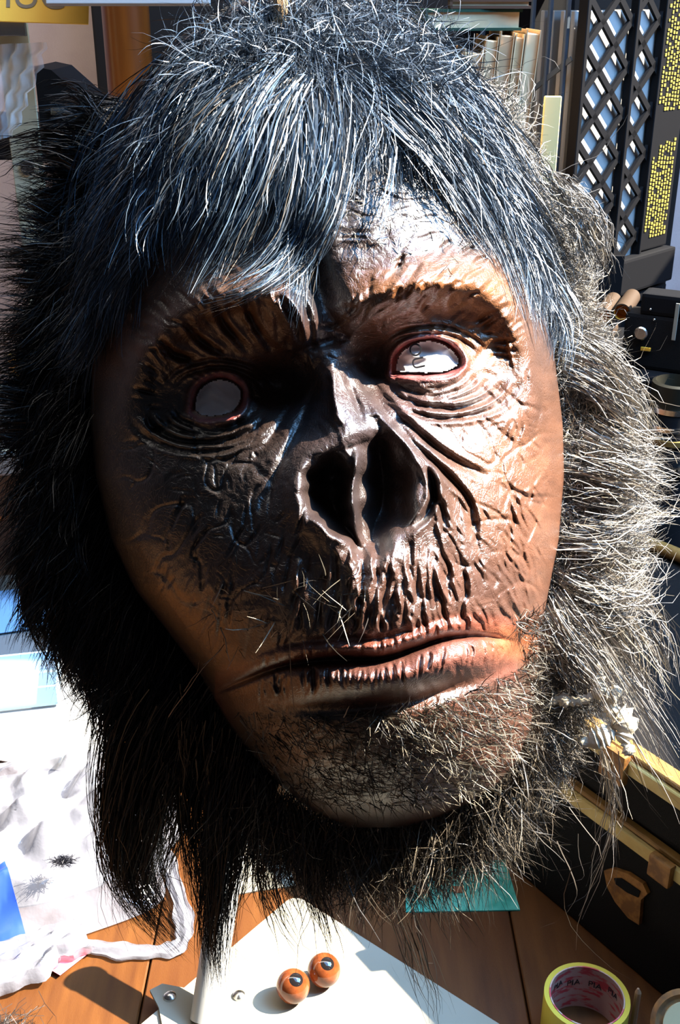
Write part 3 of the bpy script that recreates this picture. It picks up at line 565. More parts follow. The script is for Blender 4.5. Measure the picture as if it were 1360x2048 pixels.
S = np.vstack([S, S2, S3, S4]); tt_ = shade(len(S), (.10, .085, .06), .5, (.02, .015, .012), .3, (.34, .28, .20), .2); tt_[N:N+N2//2] *= .12
ribbons('chin_stubble', S, rng.uniform(1.1, 2.1, len(S)), tt_, mask, fur_m)
W_ = [lock([(530, 1180, 560), (575, 1240, 600), (585, 1370, 580), (605, 1560, 540)], 1, 0, 0, 0, t0=(0, 0), t1=(1, 1), wob=3), lock([(300, 1500, 200), (420, 1330, 480), (560, 1210, 560)], 2, 6, 10, 10, wob=4)]
for i in range(26):
    x = R_(120, 1250); y = R_(1500, 1750); W_.append(lock([(x, y, 20), (x+R_(-60, 60), y+R_(60, 150), R_(-40, 40)), (x+R_(-120, 120), y+R_(120, 260), R_(-140, 0))], 1, 0, 0, 0, t0=(0, 0), t1=(1, 1), wob=26))
for i in range(30):
    a = R_(-2.6, .9); x, y = 660+math.cos(a)*520, 760+math.sin(a)*720; W_.append(lock([(x, y, -40), (x+math.cos(a)*60+R_(-50, 50), y+math.sin(a)*60+R_(-50, 50), -40), (x+math.cos(a)*120+R_(-70, 70), y+math.sin(a)*120+R_(-70, 70), -60)], 1, 0, 0, 0, t0=(0, 0), t1=(1, 1), wob=24))
S = np.vstack(W_); ribbons('stray_hair', S, rng.uniform(1.2, 2.2, len(S)), shade(len(S), (.16, .13, .10), .5, (.03, .025, .02), .4), mask, fur_m)

# 6. torn latex edge at the lower right: an irregular cream ring of set rubber
cream = mat('set cream latex', (.62, .52, .36), .45, .5, col2=(.75, .68, .55), nscale=120, bump=.4, bscale=500)
def lump(path, r0, name, d):
    path = smooth(path, 5); rings = []
    for i, (x, y) in enumerate(path):
        t_ = path[min(i+1, len(path)-1)]-path[max(i-1, 0)]; n_ = np.array([-t_[1], t_[0]])/np.linalg.norm(t_); e = math.sin(math.pi*(i+.6)/(len(path)+.2))**.5
        r_ = r0*e*R_(.6, 1.35); rings.append([LW(MP([x+n_[0]*math.cos(a)*r_+R_(-1.5, 1.5), y+n_[1]*math.cos(a)*r_+R_(-1.5, 1.5), d+math.sin(a)*r_*.45])) for a in np.linspace(0, 2*math.pi, 11)[:-1]])
    return MB().loft(rings).build(name, cream, mask, smooth=True)
for path, r0 in (([(1082, 1418), (1112, 1398), (1140, 1402), (1170, 1398), (1196, 1384)], 12), ([(1196, 1342), (1200, 1360), (1196, 1378), (1212, 1392), (1232, 1390), (1228, 1368)], 16), ([(1212, 1408), (1228, 1424), (1248, 1440), (1250, 1466), (1240, 1486)], 25), ([(1164, 1486), (1186, 1480), (1210, 1470), (1232, 1462)], 20), ([(1245, 1480), (1256, 1498), (1266, 1510)], 12), ([(1192, 1332), (1202, 1334)], 8)):
    lump(path, r0, 'torn_latex_edge', -8)
# paper stuffing seen through the eye holes
white = mat('white paper', (.62, .61, .60), .7, .3)
def inset(name, x0, x1, y0, y1, up, lim):
    gx, gy = np.meshgrid(np.linspace(x0, x1, 60), np.linspace(y0, y1, 40)); d = surf(gx, gy)+up+3*np.sin(gx*.09+gy*.05)+2*np.sin(gy*.17-gx*.06)
    return grid_mesh(name, LW(MP(np.stack([gx, gy, d], -1))), white, None, keep=samp(HOLE, gx, gy) < lim)
pl = inset('stuffing_paper', 780, 932, 670, 760, 21, -3)
pl.parent = None; pl.matrix_world = mask.matrix_world.copy(); tag(pl, 'crumpled white lettered paper inside the right eye hole', 'paper')
tissue = inset('tissue_wad', 380, 490, 750, 842, 14, -3)
tissue.matrix_world = mask.matrix_world.copy(); tag(tissue, 'white tissue wad filling the left eye hole', 'tissue')
ink = mat('black ink', (.02, .02, .025), .5)
dpt = float(surf(np.array(850.), np.array(720.)))
def on_mask(x, y, d, rot): 
    o = Vector(LW(MP([x, y, d]))); a = math.radians(rot); ex = Vector(LW(MP([x+10*math.cos(a), y+10*math.sin(a), d])))-o; ez = Vector(LW(MP([x, y, d+10])))-o
    return frame(o, ex, ez)
text('printed_letters', 'OU', 30*U0, ink, pl, on_mask(832, 712, float(surf(np.array(832.), np.array(712.)))+31, 78))
# cord the mask hangs by
cordm = mat('frayed jute cord', (.34, .22, .11), .8, .2, col2=(.2, .12, .06), nscale=200, stretch=(1, 1, .1), bump=.8, bscale=900)
b = MB(); b.tube([LW(MP(p)) for p in [(566, 46, 150), (562, 20, 150), (560, -60, 130), (560, -300, 60)]], [.0016, .0034, .0036, .0036], 10)
for i in range(9): b.tube([LW(MP(p)) for p in [(560+R_(-8, 8), 0, 165), (560+R_(-10, 12), 25, 170), (556+R_(-22, 24), 50+R_(-8, 10), 168)]], .0006, 5)
b.build('hanging_cord', cordm, mask, smooth=True)
# ================================================================== things on the table and behind the mask
R_ = lambda a, b: rng.uniform(a, b)
black = mat('black plastic', (.006, .006, .007), .62, .12); blackr = mat('black textured vinyl', (.008, .007, .007), .7, .15, bump=.6, bscale=1200)
creamw = mat('cream laminate', (.32, .295, .235), .42, .3, col2=(.29, .265, .205), nscale=6); whitem = mat('white enamel', (.36, .355, .335), .3, .5)
steel = mat('bright steel', (.62, .60, .56), .25, .5, 1); paperw = mat('white card', (.31, .307, .303), .65, .3)
def on(name, p, label, cat, group=None, rz=0, M=None):
    e = empty(name, p, rz, M); tag(e, label, cat, group); return e
# upturned stool: cream board, bolted plate, white tube leg
c0 = Vector((-.043, .789, TZ)); ex = Vector((.161, -.134, 0))
st = on('stool', c0, 'upturned stool, cream square seat board lying on the table with a white tube leg', 'stool', M=frame(c0, ex))
r = .012; poly = [(r-r*math.cos(a), -r+r*math.sin(a)) for a in np.linspace(0, math.pi/2, 6)]; L = .33
poly += [(L-r+r*math.sin(a), -r+r*math.cos(a)) for a in np.linspace(0, math.pi/2, 6)] + [(L-r+r*math.cos(a), -L+r-r*math.sin(a)) for a in np.linspace(0, math.pi/2, 6)] + [(r-r*math.sin(a), -L+r-r*math.cos(a)) for a in np.linspace(0, math.pi/2, 6)]
MB().slab(poly, 0, .014).build('seat_board', creamw, st)
Mi = st.matrix_world.inverted() if False else frame(c0, ex).inverted()
def sl(p): return Mi @ Vector(p)
zb = TZ+.014; pc = onZ(408, 2030, zb)
pp = [onZ(*q, zb) for q in ((300, 1985), (325, 1972), (392, 1985), (492, 1970), (508, 1992), (488, 2025), (500, 2080), (400, 2110), (330, 2080), (318, 2020))]
MB().loft([[sl(q) for q in pp], [sl(q+Vector((0, 0, .003))) for q in pp]]).build('mounting_plate', creamw, st)
b0 = onZ(410, 2040, zb+.003); top = onY(462, 1700, b0.y+.075)
MB().tube([sl(b0), sl(b0.lerp(top, .5)), sl(top)], .0125, 20).build('leg', whitem, st, smooth=True)
MB().tube([sl(top-(top-b0).normalized()*.001), sl(top+(top-b0).normalized()*.006)], .0135, 20).build('leg_cap', creamw, st, smooth=True)
for q in ((340, 1994), (478, 1992)):
    p = onZ(*q, zb+.003); s_ = MB().lathe([(.0055, 0), (.0052, .0018), (.003, .0036), (.0005, .0042)], 16, Matrix.Translation(sl(p))).build('screw', steel, st, smooth=True)
# two brown glass eyes
irism = mat('brown glass iris', (.22, .055, .015), .06, .7, col2=(.12, .028, .008), nscale=90); pup = mat('black glass pupil', (.01, .008, .008), .04, .8)
R0 = .0142
for (q, lab) in (((586, 1972), 'brown glass eyeball on the cream board, the left and nearer of the pair'), ((648, 1940), 'brown glass eyeball on the cream board, the right and farther of the pair')):
    z = TZ+.014+R0; p = onZ(*q, z); e = on('glass_eye', p-Vector((0, 0, R0)), lab, 'eyeball', 'brown glass eyeballs on the cream board')
    MB().sphere((0, 0, R0), R0, 4).build('eyeball', irism, e, smooth=True)
    d = Vector((.25, -.35, 1)).normalized(); M = Matrix.Translation((0, 0, R0)) @ d.to_track_quat('Z', 'Y').to_matrix().to_4x4()
    MB().lathe([(R0*1.004*math.sin(a), R0*1.004*math.cos(a)) for a in np.linspace(.02, .42, 8)], 24, M, cap=False).build('pupil', pup, e, smooth=True)
# cream card and teal ticket on the table
def sheet(name, quad, th, m, label, cat, z=TZ, group=None):
    P_ = [onZ(*q, z) for q in quad]; c = sum(P_, Vector())/len(P_); o = MB().loft([[p-c for p in P_], [p-c+Vector((0, 0, th)) for p in P_]]).build(name, m); o.location = c; return tag(o, label, cat, group)
sheet('card', [(468, 1660), (560, 1680), (592, 1772), (462, 1792)], .0012, creamw, 'cream card on the table beside the stool leg', 'card')
teal = mat('teal paper', (.05, .33, .24), .7, .2, col2=(.12, .50, .38), nscale=40)
tk = on('paper_ticket', onZ(890, 1790, TZ), 'crinkled teal paper ticket with two small brown squares on the table', 'ticket', M=Matrix.Translation(onZ(890, 1790, TZ)))
P_ = [onZ(*q, TZ)-onZ(890, 1790, TZ) for q in ((805, 1728), (1010, 1722), (1040, 1822), (812, 1826))]
MB().loft([P_, [p+Vector((0, 0, .0015)) for p in P_]]).build('sheet', teal, tk)
for q in ((846, 1783), (915, 1782)):
    p = onZ(*q, TZ)-onZ(890, 1790, TZ); MB().box((p.x, p.y, .0018), (.009, .009, .0008)).build('square_mark', mat('brown ink', (.28, .10, .04), .7), tk)
# roll of tape with a printed core
tp = onZ(1174, 1992, TZ+.045); tape = on('tape_roll', (tp.x, tp.y, TZ), 'yellow masking tape roll with red and black print inside its core', 'tape')
MB().lathe([(.0305, 0), (.0345, 0), (.0345, .045), (.0305, .045), (.0305, 0)], 48, cap=False).build('tape', mat('yellow tape', (.62, .47, .05), .5, .4), tape, smooth=True)
corem = mat('printed core', (.52, .36, .30), .6, .3, col2=(.55, .08, .09), nscale=70, stretch=(1, 1, 3), lo=.50, hi=.58)
MB().lathe([(.0292, 0), (.0303, 0), (.0303, .0455), (.0292, .0455), (.0292, 0)], 48, cap=False).build('core', corem, tape, smooth=True)
for a in (62, 98, 130, 28):
    t_ = math.radians(a); p = Vector((.0288*math.cos(t_), .0288*math.sin(t_), .036 - (a % 3)*.004)); text('printed_letters', 'PIA', .0085, ink, tape, frame(p, Vector((math.sin(t_), -math.cos(t_), 0)), Vector((-math.cos(t_), -math.sin(t_), 0))), ext=.0002)
sk = onZ(1262, 2075, TZ); tag(MB().tube([(0, 0, 0), (0, .0, .052), (-.0005, 0, .056)], [.0028, .0026, .001], 8).build('wooden_stick', mat('pale stick wood', (.42, .25, .14), .6)), 'thin pale wooden stick standing beside the tape roll', 'stick').location = sk

# black trunk with cream bands
A0 = Vector((.16, .853, TZ)); B0 = Vector((.289, .668, TZ)); dv = (B0-A0).normalized(); inn = Vector((-dv.y, dv.x, 0))
if inn.y < 0: inn = -inn
A1 = A0-dv*.30; Lc = .575; Wc = .31; Hc = .218
tr = on('trunk', A1, 'black vinyl trunk with two cream edge bands and leather tabs, right of the mask', 'trunk', M=frame(A1, dv)); # local y axis points into the trunk
MB().box((Lc/2, Wc/2, .068), (Lc, Wc, .136), bevel=.006).build('body', blackr, tr)
MB().box((Lc/2, Wc/2, .185), (Lc, Wc, .060), bevel=.010, seg=3).build('lid', blackr, tr)
MB().box((Lc/2, Wc/2, .1505), (Lc-.006, Wc-.006, .016)).build('lid_rim', black, tr)
bandc = mat('cream band', (.62, .46, .17), .45, .4, col2=(.50, .33, .10), nscale=30); bandd = mat('tan band', (.30, .16, .04), .5, .4, col2=(.22, .11, .03), nscale=40)
for z, nm in ((.1385, 'body_band'), (.207, 'lid_band')):
    MB().box((Lc/2, -.003, z), (Lc+.006, .010, .013), bevel=.001, seg=1).box((Lc+.001, Wc/2, z), (.008, Wc, .013), bevel=.001, seg=1).build(nm, bandc, tr)
    MB().box((Lc/2, .004, z+.0095), (Lc+.004, .016, .005), bevel=.001, seg=1).build('band_lip', bandd, tr)
rl = [(x_, Wc-.004+0*x_, .214+.012*math.sin(min(1, max(0, (x_-.1)/.5))*math.pi)) for x_ in np.linspace(.02, Lc-.02, 20)]
MB().tube(rl, .008, 10).build('rear_trim', bandd, tr, smooth=True)
TI = frame(A1, dv).inverted()
def onface(px, py, off=0):
    r_ = Vector(ray(px, py)); n = inn; t_ = (A1-Vector(CAM)).dot(n)/r_.dot(n); return TI @ (Vector(CAM)+r_*t_-n*off)
lea = mat('worn tan leather', (.34, .15, .035), .5, .4, col2=(.18, .075, .02), nscale=120)
P1 = [onface(*q) for q in ((1214, 1738), (1232, 1734), (1262, 1744), (1292, 1764), (1301, 1784), (1288, 1796), (1284, 1846), (1262, 1832), (1236, 1800), (1220, 1770))]
lt = MB().loft([P1, [p+Vector((0, -.004, 0)) for p in P1]]).build('leather_tab', lea, tr)
P2 = [onface(*q)+Vector((0, -.0042, 0)) for q in ((1236, 1752), (1250, 1752), (1288, 1778), (1284, 1790), (1262, 1780), (1240, 1764))]
MB().loft([P2, [p+Vector((0, -.001, 0)) for p in P2]]).build('tab_slot', black, lt)
p = onface(1244, 1528); bk = MB().box((p.x, -.010, .205), (.026, .008, .030), bevel=.002).build('buckle', lea, tr); MB().box((p.x-.004, -.0145, .205), (.008, .002, .010), bevel=.0005).build('buckle_pin', steel, bk)
p = onface(1352, 1650); MB().box((p.x, -.010, .137), (.022, .008, .022), bevel=.002).build('buckle', lea, tr)
# round dial lying against the trunk
g0 = onZ(1335, 2140, TZ); gd = on('dial', g0, 'round cream dial in a worn brown rim at the right edge of the table', 'dial')
Mg = Matrix.Translation((.006, -.008, .058)) @ Vector((-.35, -.75, .7)).normalized().to_track_quat('Z', 'Y').to_matrix().to_4x4()
MB().lathe([(.022, -.012), (.027, -.010), (.028, 0), (.024, .004), (.021, .001), (.0005, .001)], 40, Mg).build('rim', mat('worn brown rim', (.18, .10, .05), .5, .4, col2=(.35, .16, .05), nscale=90), gd, smooth=True)
MB().lathe([(.0185, .0012), (.0180, .003), (.0005, .0032)], 40, Mg).build('dial_face', mat('dial cream', (.62, .55, .33), .5), gd, smooth=True)
for xx in (-.0030, .0035): MB().box((xx, -.001, .0036), (.0018, .0055, .0008), Mg, bevel=.0003).build('dial_mark', black, gd)
MB().tube([(.006, -.012, .0), (.006, -.012, .05)], .012, 12).build('foot', black, gd); MB().tube([Mg @ Vector((0, .026, 0)), Mg @ Vector((.008, .045, .004)), Mg @ Vector((.02, .07, .008))], .006, 10).build('strap', mat('olive strap', (.30, .24, .09), .6), gd, smooth=True)

# ---- crates against the wall on the right
ca = math.radians(44.6); u_ = Vector((math.sin(ca), math.cos(ca), 0)); v_ = Vector((-math.cos(ca), math.sin(ca), 0))     # face runs right and back; the side runs left and back
K0 = onY(1136, 470, 1.46); zl = 1.145
lowc = on('lower_crate', (K0.x, K0.y, TZ), 'black plastic crate standing on the table under the lattice crate', 'crate', M=frame((K0.x, K0.y, TZ), u_))
MB().box((.1325, .10, .198), (.265, .20, .396), bevel=.006).build('body', black, lowc)
for z in (.03, .20, .385): MB().box((.1325, -.003, z), (.271, .008, .016), bevel=.002, seg=1).build('rim', black, lowc)
for x_ in np.linspace(.01, .255, 7): MB().box((x_, -.004, .20), (.006, .008, .38), bevel=.001, seg=1).build('rib', black, lowc)
ck = on('lattice_crate', (K0.x, K0.y, zl), 'black plastic lattice crate turned on its side, full of white sleeves', 'crate', M=frame((K0.x, K0.y, zl), u_))
HW, HH = .265, .47
MB().box((HW/2, -.003, .018), (HW+.012, .020, .050), bevel=.004).build('rim', black, ck); MB().box((.2245, .004, .27), (.077, .008, HH-.02), bevel=.002).build('label_panel', black, ck)
MB().box((HW/2, .10, .004), (HW, .20, .008)).build('floor_panel', black, ck); MB().box((HW/2, .198, HH/2), (HW, .006, HH)).build('back_panel', black, ck); MB().box((HW/2, .10, HH+.002), (HW, .20, .006)).build('top_panel', black, ck)
MB().box((.004, .006, .25), (.008, .014, HH), bevel=.001, seg=1).build('corner_post', black, ck); MB().box((.115, .002, .25), (.008, .012, HH), bevel=.001, seg=1).build('rib', black, ck); MB().box((.184, .002, .25), (.006, .012, HH), bevel=.001, seg=1).build('rib', black, ck)
MB().box((HW/2, .004, HH-.028), (HW, .012, .060), bevel=.002).build('upper_panel', mat('blue-black plastic', (.02, .035, .06), .35, .5), ck)
sm = None
def strut(x0, z0, x1, z1, th=.0085):
    d_ = Vector((x1-x0, 0, z1-z0)); return MB().box((0, 0, 0), (d_.length, .0045, th), Matrix.Translation(((x0+x1)/2, .003, (z0+z1)/2)) @ Matrix.Rotation(-math.atan2(z1-z0, x1-x0), 4, 'Y')).build('slat', black, ck)
zt = HH-.055; W0, W1 = .006, .184; sl_ = .83
def clip(x0, z0, s_):
    # strut through (x0=W0,z0) with slope s_, clipped to the opening
    x1, z1 = W1, z0+s_*(W1-W0); xa, za = W0, z0
    for lim, lowr in ((.042, True), (zt, False)):
        for e in (0, 1):
            z_ = za if e == 0 else z1
            if (z_ < lim) == lowr and z_ != lim:
                if (min(za, z1) > lim) if not lowr else (max(za, z1) < lim): return
                xx = xa+(lim-za)/s_ if True else 0
                if e == 0: xa, za = xx, lim
                else: x1, z1 = xx, lim
    if x1-xa > .006: strut(xa, za, x1, z1)
for k in range(-4, 12):
    z_ = .042+k*.0560
    clip(W0, z_, sl_)
    clip(W0, z_, -sl_)
for k in range(6):                                                  # fins of the crate's side
    y_ = .02+k*.026; MB().box((.004, y_+.01, HH/2), (.007, .004, HH), bevel=.0008, seg=1).build('fin', mat('grey-blue fin edge', (.05, .065, .085), .35, .5), ck)  # grey-blue colour imitates blue light on the black fins and bars
for zc_, an, hh_ in ((HH-.030, 0, .008), (.05, 0, .008), (HH*.55, -.62, .006)): MB().box((0, 0, 0), (.003, .17, hh_), Matrix.Translation((.0055, .09, zc_)) @ Matrix.Rotation(an, 4, 'X')).build('side_bar', mat('grey-blue fin edge', (.05, .065, .085), .35, .5), ck)
ck_M = frame((K0.x, K0.y, zl), u_)
for k in range(5):
    s_ = MB().box((0, 0, 0), (.222, .006, .35), bevel=.001, seg=1).build('sleeve', paperw); s_.matrix_world = ck_M @ Matrix.Translation((.124+.004*k, .0135+.018*k, .010+.175+.002))
    tag(s_, 'white card sleeve in the lattice crate, ' + ('the frontmost', 'the second from the front', 'the middle one', 'the second from the back', 'the rearmost')[k], 'sleeve', 'white sleeves in the lattice crate')
yel = mat('yellow print', (.34, .26, .045), .5); pb = MB(); 
for z0, z1 in ((.235, .395), (.062, .195)):
    for c_ in range(8):
        x_ = .197+c_*.0078; z = z0 + (.0 if c_ > 1 else .01)
        while z < z1-(.02 if c_ < 2 else 0)-R_(0, .01):
            l_ = R_(.003, .006); R_(0, 1) < .15 or pb.box((x_+R_(-.0008, .0008), -.0006, z+l_/2), (R_(.0028, .0052), .001, l_*.8)); z += l_+.0012
pr = pb.build('printed_text', yel, ck); pr['kind'] = 'stuff'
# yellow slat leaning by the crate
p0, p1 = onY(1104, 400, 1.36), onY(1106, 192, 1.36); Ls = (p1-p0).length+.45
pa = Vector((p0.x-.01, 1.36, TZ)); sd2 = (p1-pa); sd2.y = .0
sl0 = MB().box((0, 0, sd2.length/2), (.020, .006, sd2.length), bevel=.001, seg=1).build('paint_stick', mat('pale yellow wood', (.72, .58, .26), .5, .3)); sl0.matrix_world = Matrix.Translation(pa) @ sd2.normalized().to_track_quat('Z', 'Y').to_matrix().to_4x4() if False else frame(pa, Vector((sd2.z, 0, -sd2.x)), sd2)
tag(sl0, 'pale yellow wooden stick standing upright in front of the crates', 'stick')

# ---- papers and books on a black box, upper right of the head
zB = onY(900, 95, 1.31).z-.150; bxh = zB-TZ; bx = on('storage_box', (.155, 1.387, TZ), 'black storage box on the table behind the head, holding up the folders', 'box')
MB().box((0, 0, (bxh-.02)/2), (.19, .17, bxh-.02), bevel=.006).build('body', black, bx); MB().box((0, 0, bxh-.0095), (.20, .18, .018), bevel=.004).build('lid', black, bx)
foldm = [mat('folder card %d' % i, c, .7, .2, col2=c2, nscale=20) for i, (c, c2) in enumerate((((.60, .40, .22), (.50, .32, .17)), ((.74, .55, .33), (.62, .44, .25)), ((.44, .28, .15), (.56, .37, .21))))]
x_ = .088; labs = ['cream paper folder at the left end of the upright folders', 'second upright folder from the left, thin and tan', 'third upright folder from the left, pale cream', 'broad upright folder in the middle of the row', 'upright tan folder just right of the middle of the row', 'third upright folder from the right of the row', 'second upright folder from the right of the row', 'cream folder at the right end of the upright folders']
for i, (th_, hh_, tl) in enumerate(((.016, .135, .05), (.010, .128, .06), (.013, .140, .05), (.022, .142, .10), (.014, .155, .13), (.016, .160, .16), (.010, .158, .12), (.016, .162, .04))):
    x_ += th_/2*.88; f = on('paper_folder', (x_, 1.345, zB+.0015), labs[i], 'folder', 'folders standing on the black box', M=Matrix.Translation((x_, 1.345, zB+.0015)) @ Matrix.Rotation(.07, 4, 'Y'))
    MB().box((0, .045, hh_/2), (th_*.9, .10, hh_), bevel=.001, seg=1).build('pages', foldm[i % 3], f); MB().box((-th_*.46, .045, hh_/2+.002), (.0012, .106, hh_+.004)).box((th_*.46, .045, hh_/2+.002), (.0012, .106, hh_+.004)).build('cover', foldm[(i+1) % 3], f)
    x_ += th_/2*.88+.003
zt2 = zB+.168
for i, (cx, w_, h_, cm, z_, rz, lab) in enumerate(((.145, .110, .022, mat('dark green cover', (.012, .045, .025), .5), zB+.166, .10, 'thick book with dark green cover lying on the folders'), (.170, .09, .010, mat('brown cover', (.10, .05, .03), .5), zB+.1885, -.06, 'thin brown book lying on the dark green book'))):
    k_ = on('book', (cx, 1.39, z_), lab, 'book', rz=rz); MB().box((0, 0, h_/2), (w_-.006, .085, h_-.006)).build('pages', foldm[1], k_)
    MB().box((0, 0, .0015), (w_, .09, .003)).box((0, 0, h_-.0015), (w_, .09, .003)).box((-w_/2+.0015, 0, h_/2), (.003, .09, h_)).build('cover', cm, k_)
pk = tag(MB().box((0, 0, .011), (.012, .02, .022), bevel=.004).build('eraser', mat('pink rubber', (.65, .12, .38), .6)), 'small pink eraser at the left of the folders', 'eraser'); pk.location = (.086, 1.47, zB+.0+.10)
pk.location = (.078, 1.29, zB)

# ---- tubes, camera and lens on a low box at the right
sh = on('equipment_box', (.50, 1.328, TZ), 'black box under the tilted camera, on the table behind the cheek fur', 'box'); MB().box((0, 0, .1875), (.41, .21, .375), bevel=.005).build('body', black, sh); MB().box((0, 0, .379), (.42, .216, .008), bevel=.002).build('lid', black, sh)
zE = TZ+.3835; card = mat('brown card tube', (.05, .028, .014), .6, .3); orng = mat('orange lining', (.95, .45, .04), .5)
for (q, yy_, lab) in (((1203, 632), 1.27, 'open card tube with orange lining, left of the upper pair'), ((1243, 625), 1.27, 'open card tube with orange lining, right of the upper pair'), ((1196, 690), 1.245, 'open card tube with a blue band under the orange-lined pair'), ((1150, 640), 1.26, 'open card tube mostly hidden by the cheek fur')):
    p = onY(*q, yy_); ax = Vector((-.35, -.93, .05)).normalized(); M = frame(p, ax.cross(Vector((0, 0, 1))), ax); e = on('card_tube', p, lab, 'tube', 'open card tubes by the crate', M=M)
    MB().lathe([(.0088, 0), (.0103, 0), (.0103, -.10), (.0088, -.10), (.0088, 0)], 32, cap=False).build('tube_wall', card, e, smooth=True); MB().lathe([(.0087, -.001), (.0087, -.03), (.0003, -.03)], 32, cap=False).build('lining', orng if 'orange' in lab or 'hidden' in lab else mat('blue lining', (.03, .25, .42), .5), e, smooth=True)
rk = on('tube_rack', (onY(1196, 660, 1.30).x, 1.33, zE), 'black rack holding the card tubes', 'rack'); 
zz0 = onY(1196, 690, 1.245).z; MB().box((0.0, .03, (zz0-.02-zE)/2), (.10, .10, max(.004, zz0-.02-zE)), bevel=.001, seg=1).build('base', black, rk); MB().box((.0, .079, .05), (.10, .006, .10)).build('back', black, rk)
cp = onY(1312, 665, 1.24); cmr = on('camera', (cp.x+.015, 1.26, zE), 'old black camera with a silver dial, tilted at the right edge', 'camera', M=Matrix.Translation((cp.x+.015, 1.26, zE)) @ Matrix.Rotation(math.radians(-28), 4, 'Z') @ Matrix.Scale(.72, 4))
MB().box((0, 0, .045), (.12, .05, .09), bevel=.006).build('body', blackr, cmr); MB().box((.0, .0, .107), (.075, .05, .034), Matrix.Translation((0, 0, 0)) @ Matrix.Rotation(.0, 4, 'Y'), bevel=.006).build('top_housing', black, cmr)
MB().lathe([(.0105, 0), (.011, .006), (.009, .008), (.0005, .008)], 24, Matrix.Translation((-.030, -.026, .060)) @ Matrix.Rotation(math.pi/2, 4, 'X')).build('dial', steel, cmr, smooth=True)
MB().box((.022, -.0285, .085), (.006, .003, .060), Matrix.Rotation(.0, 4, 'X'), bevel=.0008).build('cream_strip', creamw, cmr)
for x_, z_ in ((-.02, .10), (-.012, .084)): MB().sphere((x_, -.027, z_), .0022, 2).build('screw', steel, cmr, smooth=True)
MB().box((-.02, -.027, .034), (.016, .004, .006), bevel=.001).build('orange_tag', orng, cmr)
lp = onY(1350, 795, 1.16); ln = on('lens', (lp.x, 1.16, TZ), 'black lens with silver rings standing at the right edge', 'lens')
hL = lp.z-TZ
MB().lathe([(.030, 0), (.030, hL-.055), (.027, hL-.05), (.027, hL-.012), (.026, hL-.010)], 40).build('barrel', black, ln, smooth=True)
for z_, r_, m_ in ((hL-.030, .0282, steel), (hL-.010, .0275, steel), (hL-.045, .0305, bandd)): MB().lathe([(r_-.004, z_-.003), (r_, z_-.003), (r_, z_+.003), (r_-.004, z_+.003)], 40).build('ring', m_, ln, smooth=True)
MB().lathe([(.0265, hL-.010), (.0265, hL+.018), (.023, hL+.020), (.022, hL+.006), (.0005, hL+.004)], 40).build('hood', mat('olive metal', (.03, .027, .018), .45, .3, .3), ln, smooth=True)
for a_ in (-.9, .3, 1.5): MB().lathe([(.006, 0), (.007, .008), (.005, .012), (.0005, .013)], 16, Matrix.Rotation(a_-1.6, 4, 'Z') @ Matrix.Translation((.029, 0, hL-.075)) @ Matrix.Rotation(math.pi/2, 4, 'Y')).build('thumb_screw', steel, ln, smooth=True)

# ---- metal rack and what stands on it, left
up0 = onY(28, 60, 1.35); rkx = up0.x
rack = on('metal_rack', (rkx, 1.48, TZ), 'pale olive metal shelf rack standing on the table at the left', 'rack')
rm = mat('pale olive enamel', (.44, .42, .29), .38, .5, col2=(.36, .34, .22), nscale=20); rm2 = mat('grey-blue shelf steel', (.20, .26, .28), .35, .5, .5)
for ux, uy in ((0, -.137), (.27, -.137), (.27, .16), (-.34, -.137), (-.34, .16)):
    MB().box((ux, uy, .44), (.036, .003, .88), bevel=.0008, seg=1).box((ux-.0165, uy+.012, .44), (.003, .024, .88), bevel=.0008, seg=1).build('upright', rm, rack)
zs = onY(60, 915, 1.34).z-TZ; zs2 = onY(60, 275, 1.34).z-TZ
for z_ in (zs, zs2): MB().box((-.035, .015, z_), (.57, .29, .004)).box((-.035, -.132, z_-.012), (.60, .003, .028), bevel=.0008, seg=1).box((.25, .015, z_-.012), (.003, .29, .028)).build('shelf', rm2 if z_ == zs else black, rack)
for z_ in (.86, .60, .36): MB().lathe([(.0085, 0), (.008, .002), (.0005, .002)], 20, Matrix.Translation((0, -.1388, z_)) @ Matrix.Rotation(math.pi/2, 4, 'X')).build('bolt', steel, rack, smooth=True)
zc = onY(24, 55, 1.33).z; MB().box((-.002, -.143, zc-TZ), (.038, .006, .018), bevel=.001).build('clip', steel, rack)
# yellow sign on the rack
sg = on('sign', onY(60, 0, 1.30), 'yellow cardboard sign with grey handwritten letters at the top left', 'sign', M=frame(onY(60, 2, 1.30), (1, 0, -.03), Vector((0, -.9, .4))))
MB().box((-.012, .0, 0), (.150, .046, .002), bevel=.0006).build('board', mat('yellow card', (.85, .50, .06), .6), sg)
text('letters', 'FIUC', .040, mat('grey marker', (.20, .16, .11), .7), sg, Matrix.Translation((-.004, .004, .0012)))
tag(MB().box((0, 0, 0), (.17, .10, .006), bevel=.001).build('white_panel', paperw), 'white panel edge at the top left above the mask', 'panel').matrix_world = Matrix.Translation(onY(258, -84, 1.28)) @ Matrix.Rotation(math.radians(62), 4, 'X')
# amber tube beside the cabinet
am = onY(240, 100, 1.74); ab = on('amber_tube', (am.x+.006, 1.74, TZ), 'tall amber brown tube standing at the upper left', 'tube', M=Matrix.Translation((am.x+.012, 1.74, TZ)))
MB().lathe([(.034, 0), (.034, .9), (.030, .902), (.029, .88), (.0005, .87)], 40).build('tube_wall', mat('amber lacquer', (.16, .042, .005), .3, .5, col2=(.11, .028, .004), nscale=4, stretch=(8, 8, 1)), ab, smooth=True); MB().lathe([(.0350, .0), (.0350, .02), (.034, .021)], 40).build('base_ring', black, ab, smooth=True)
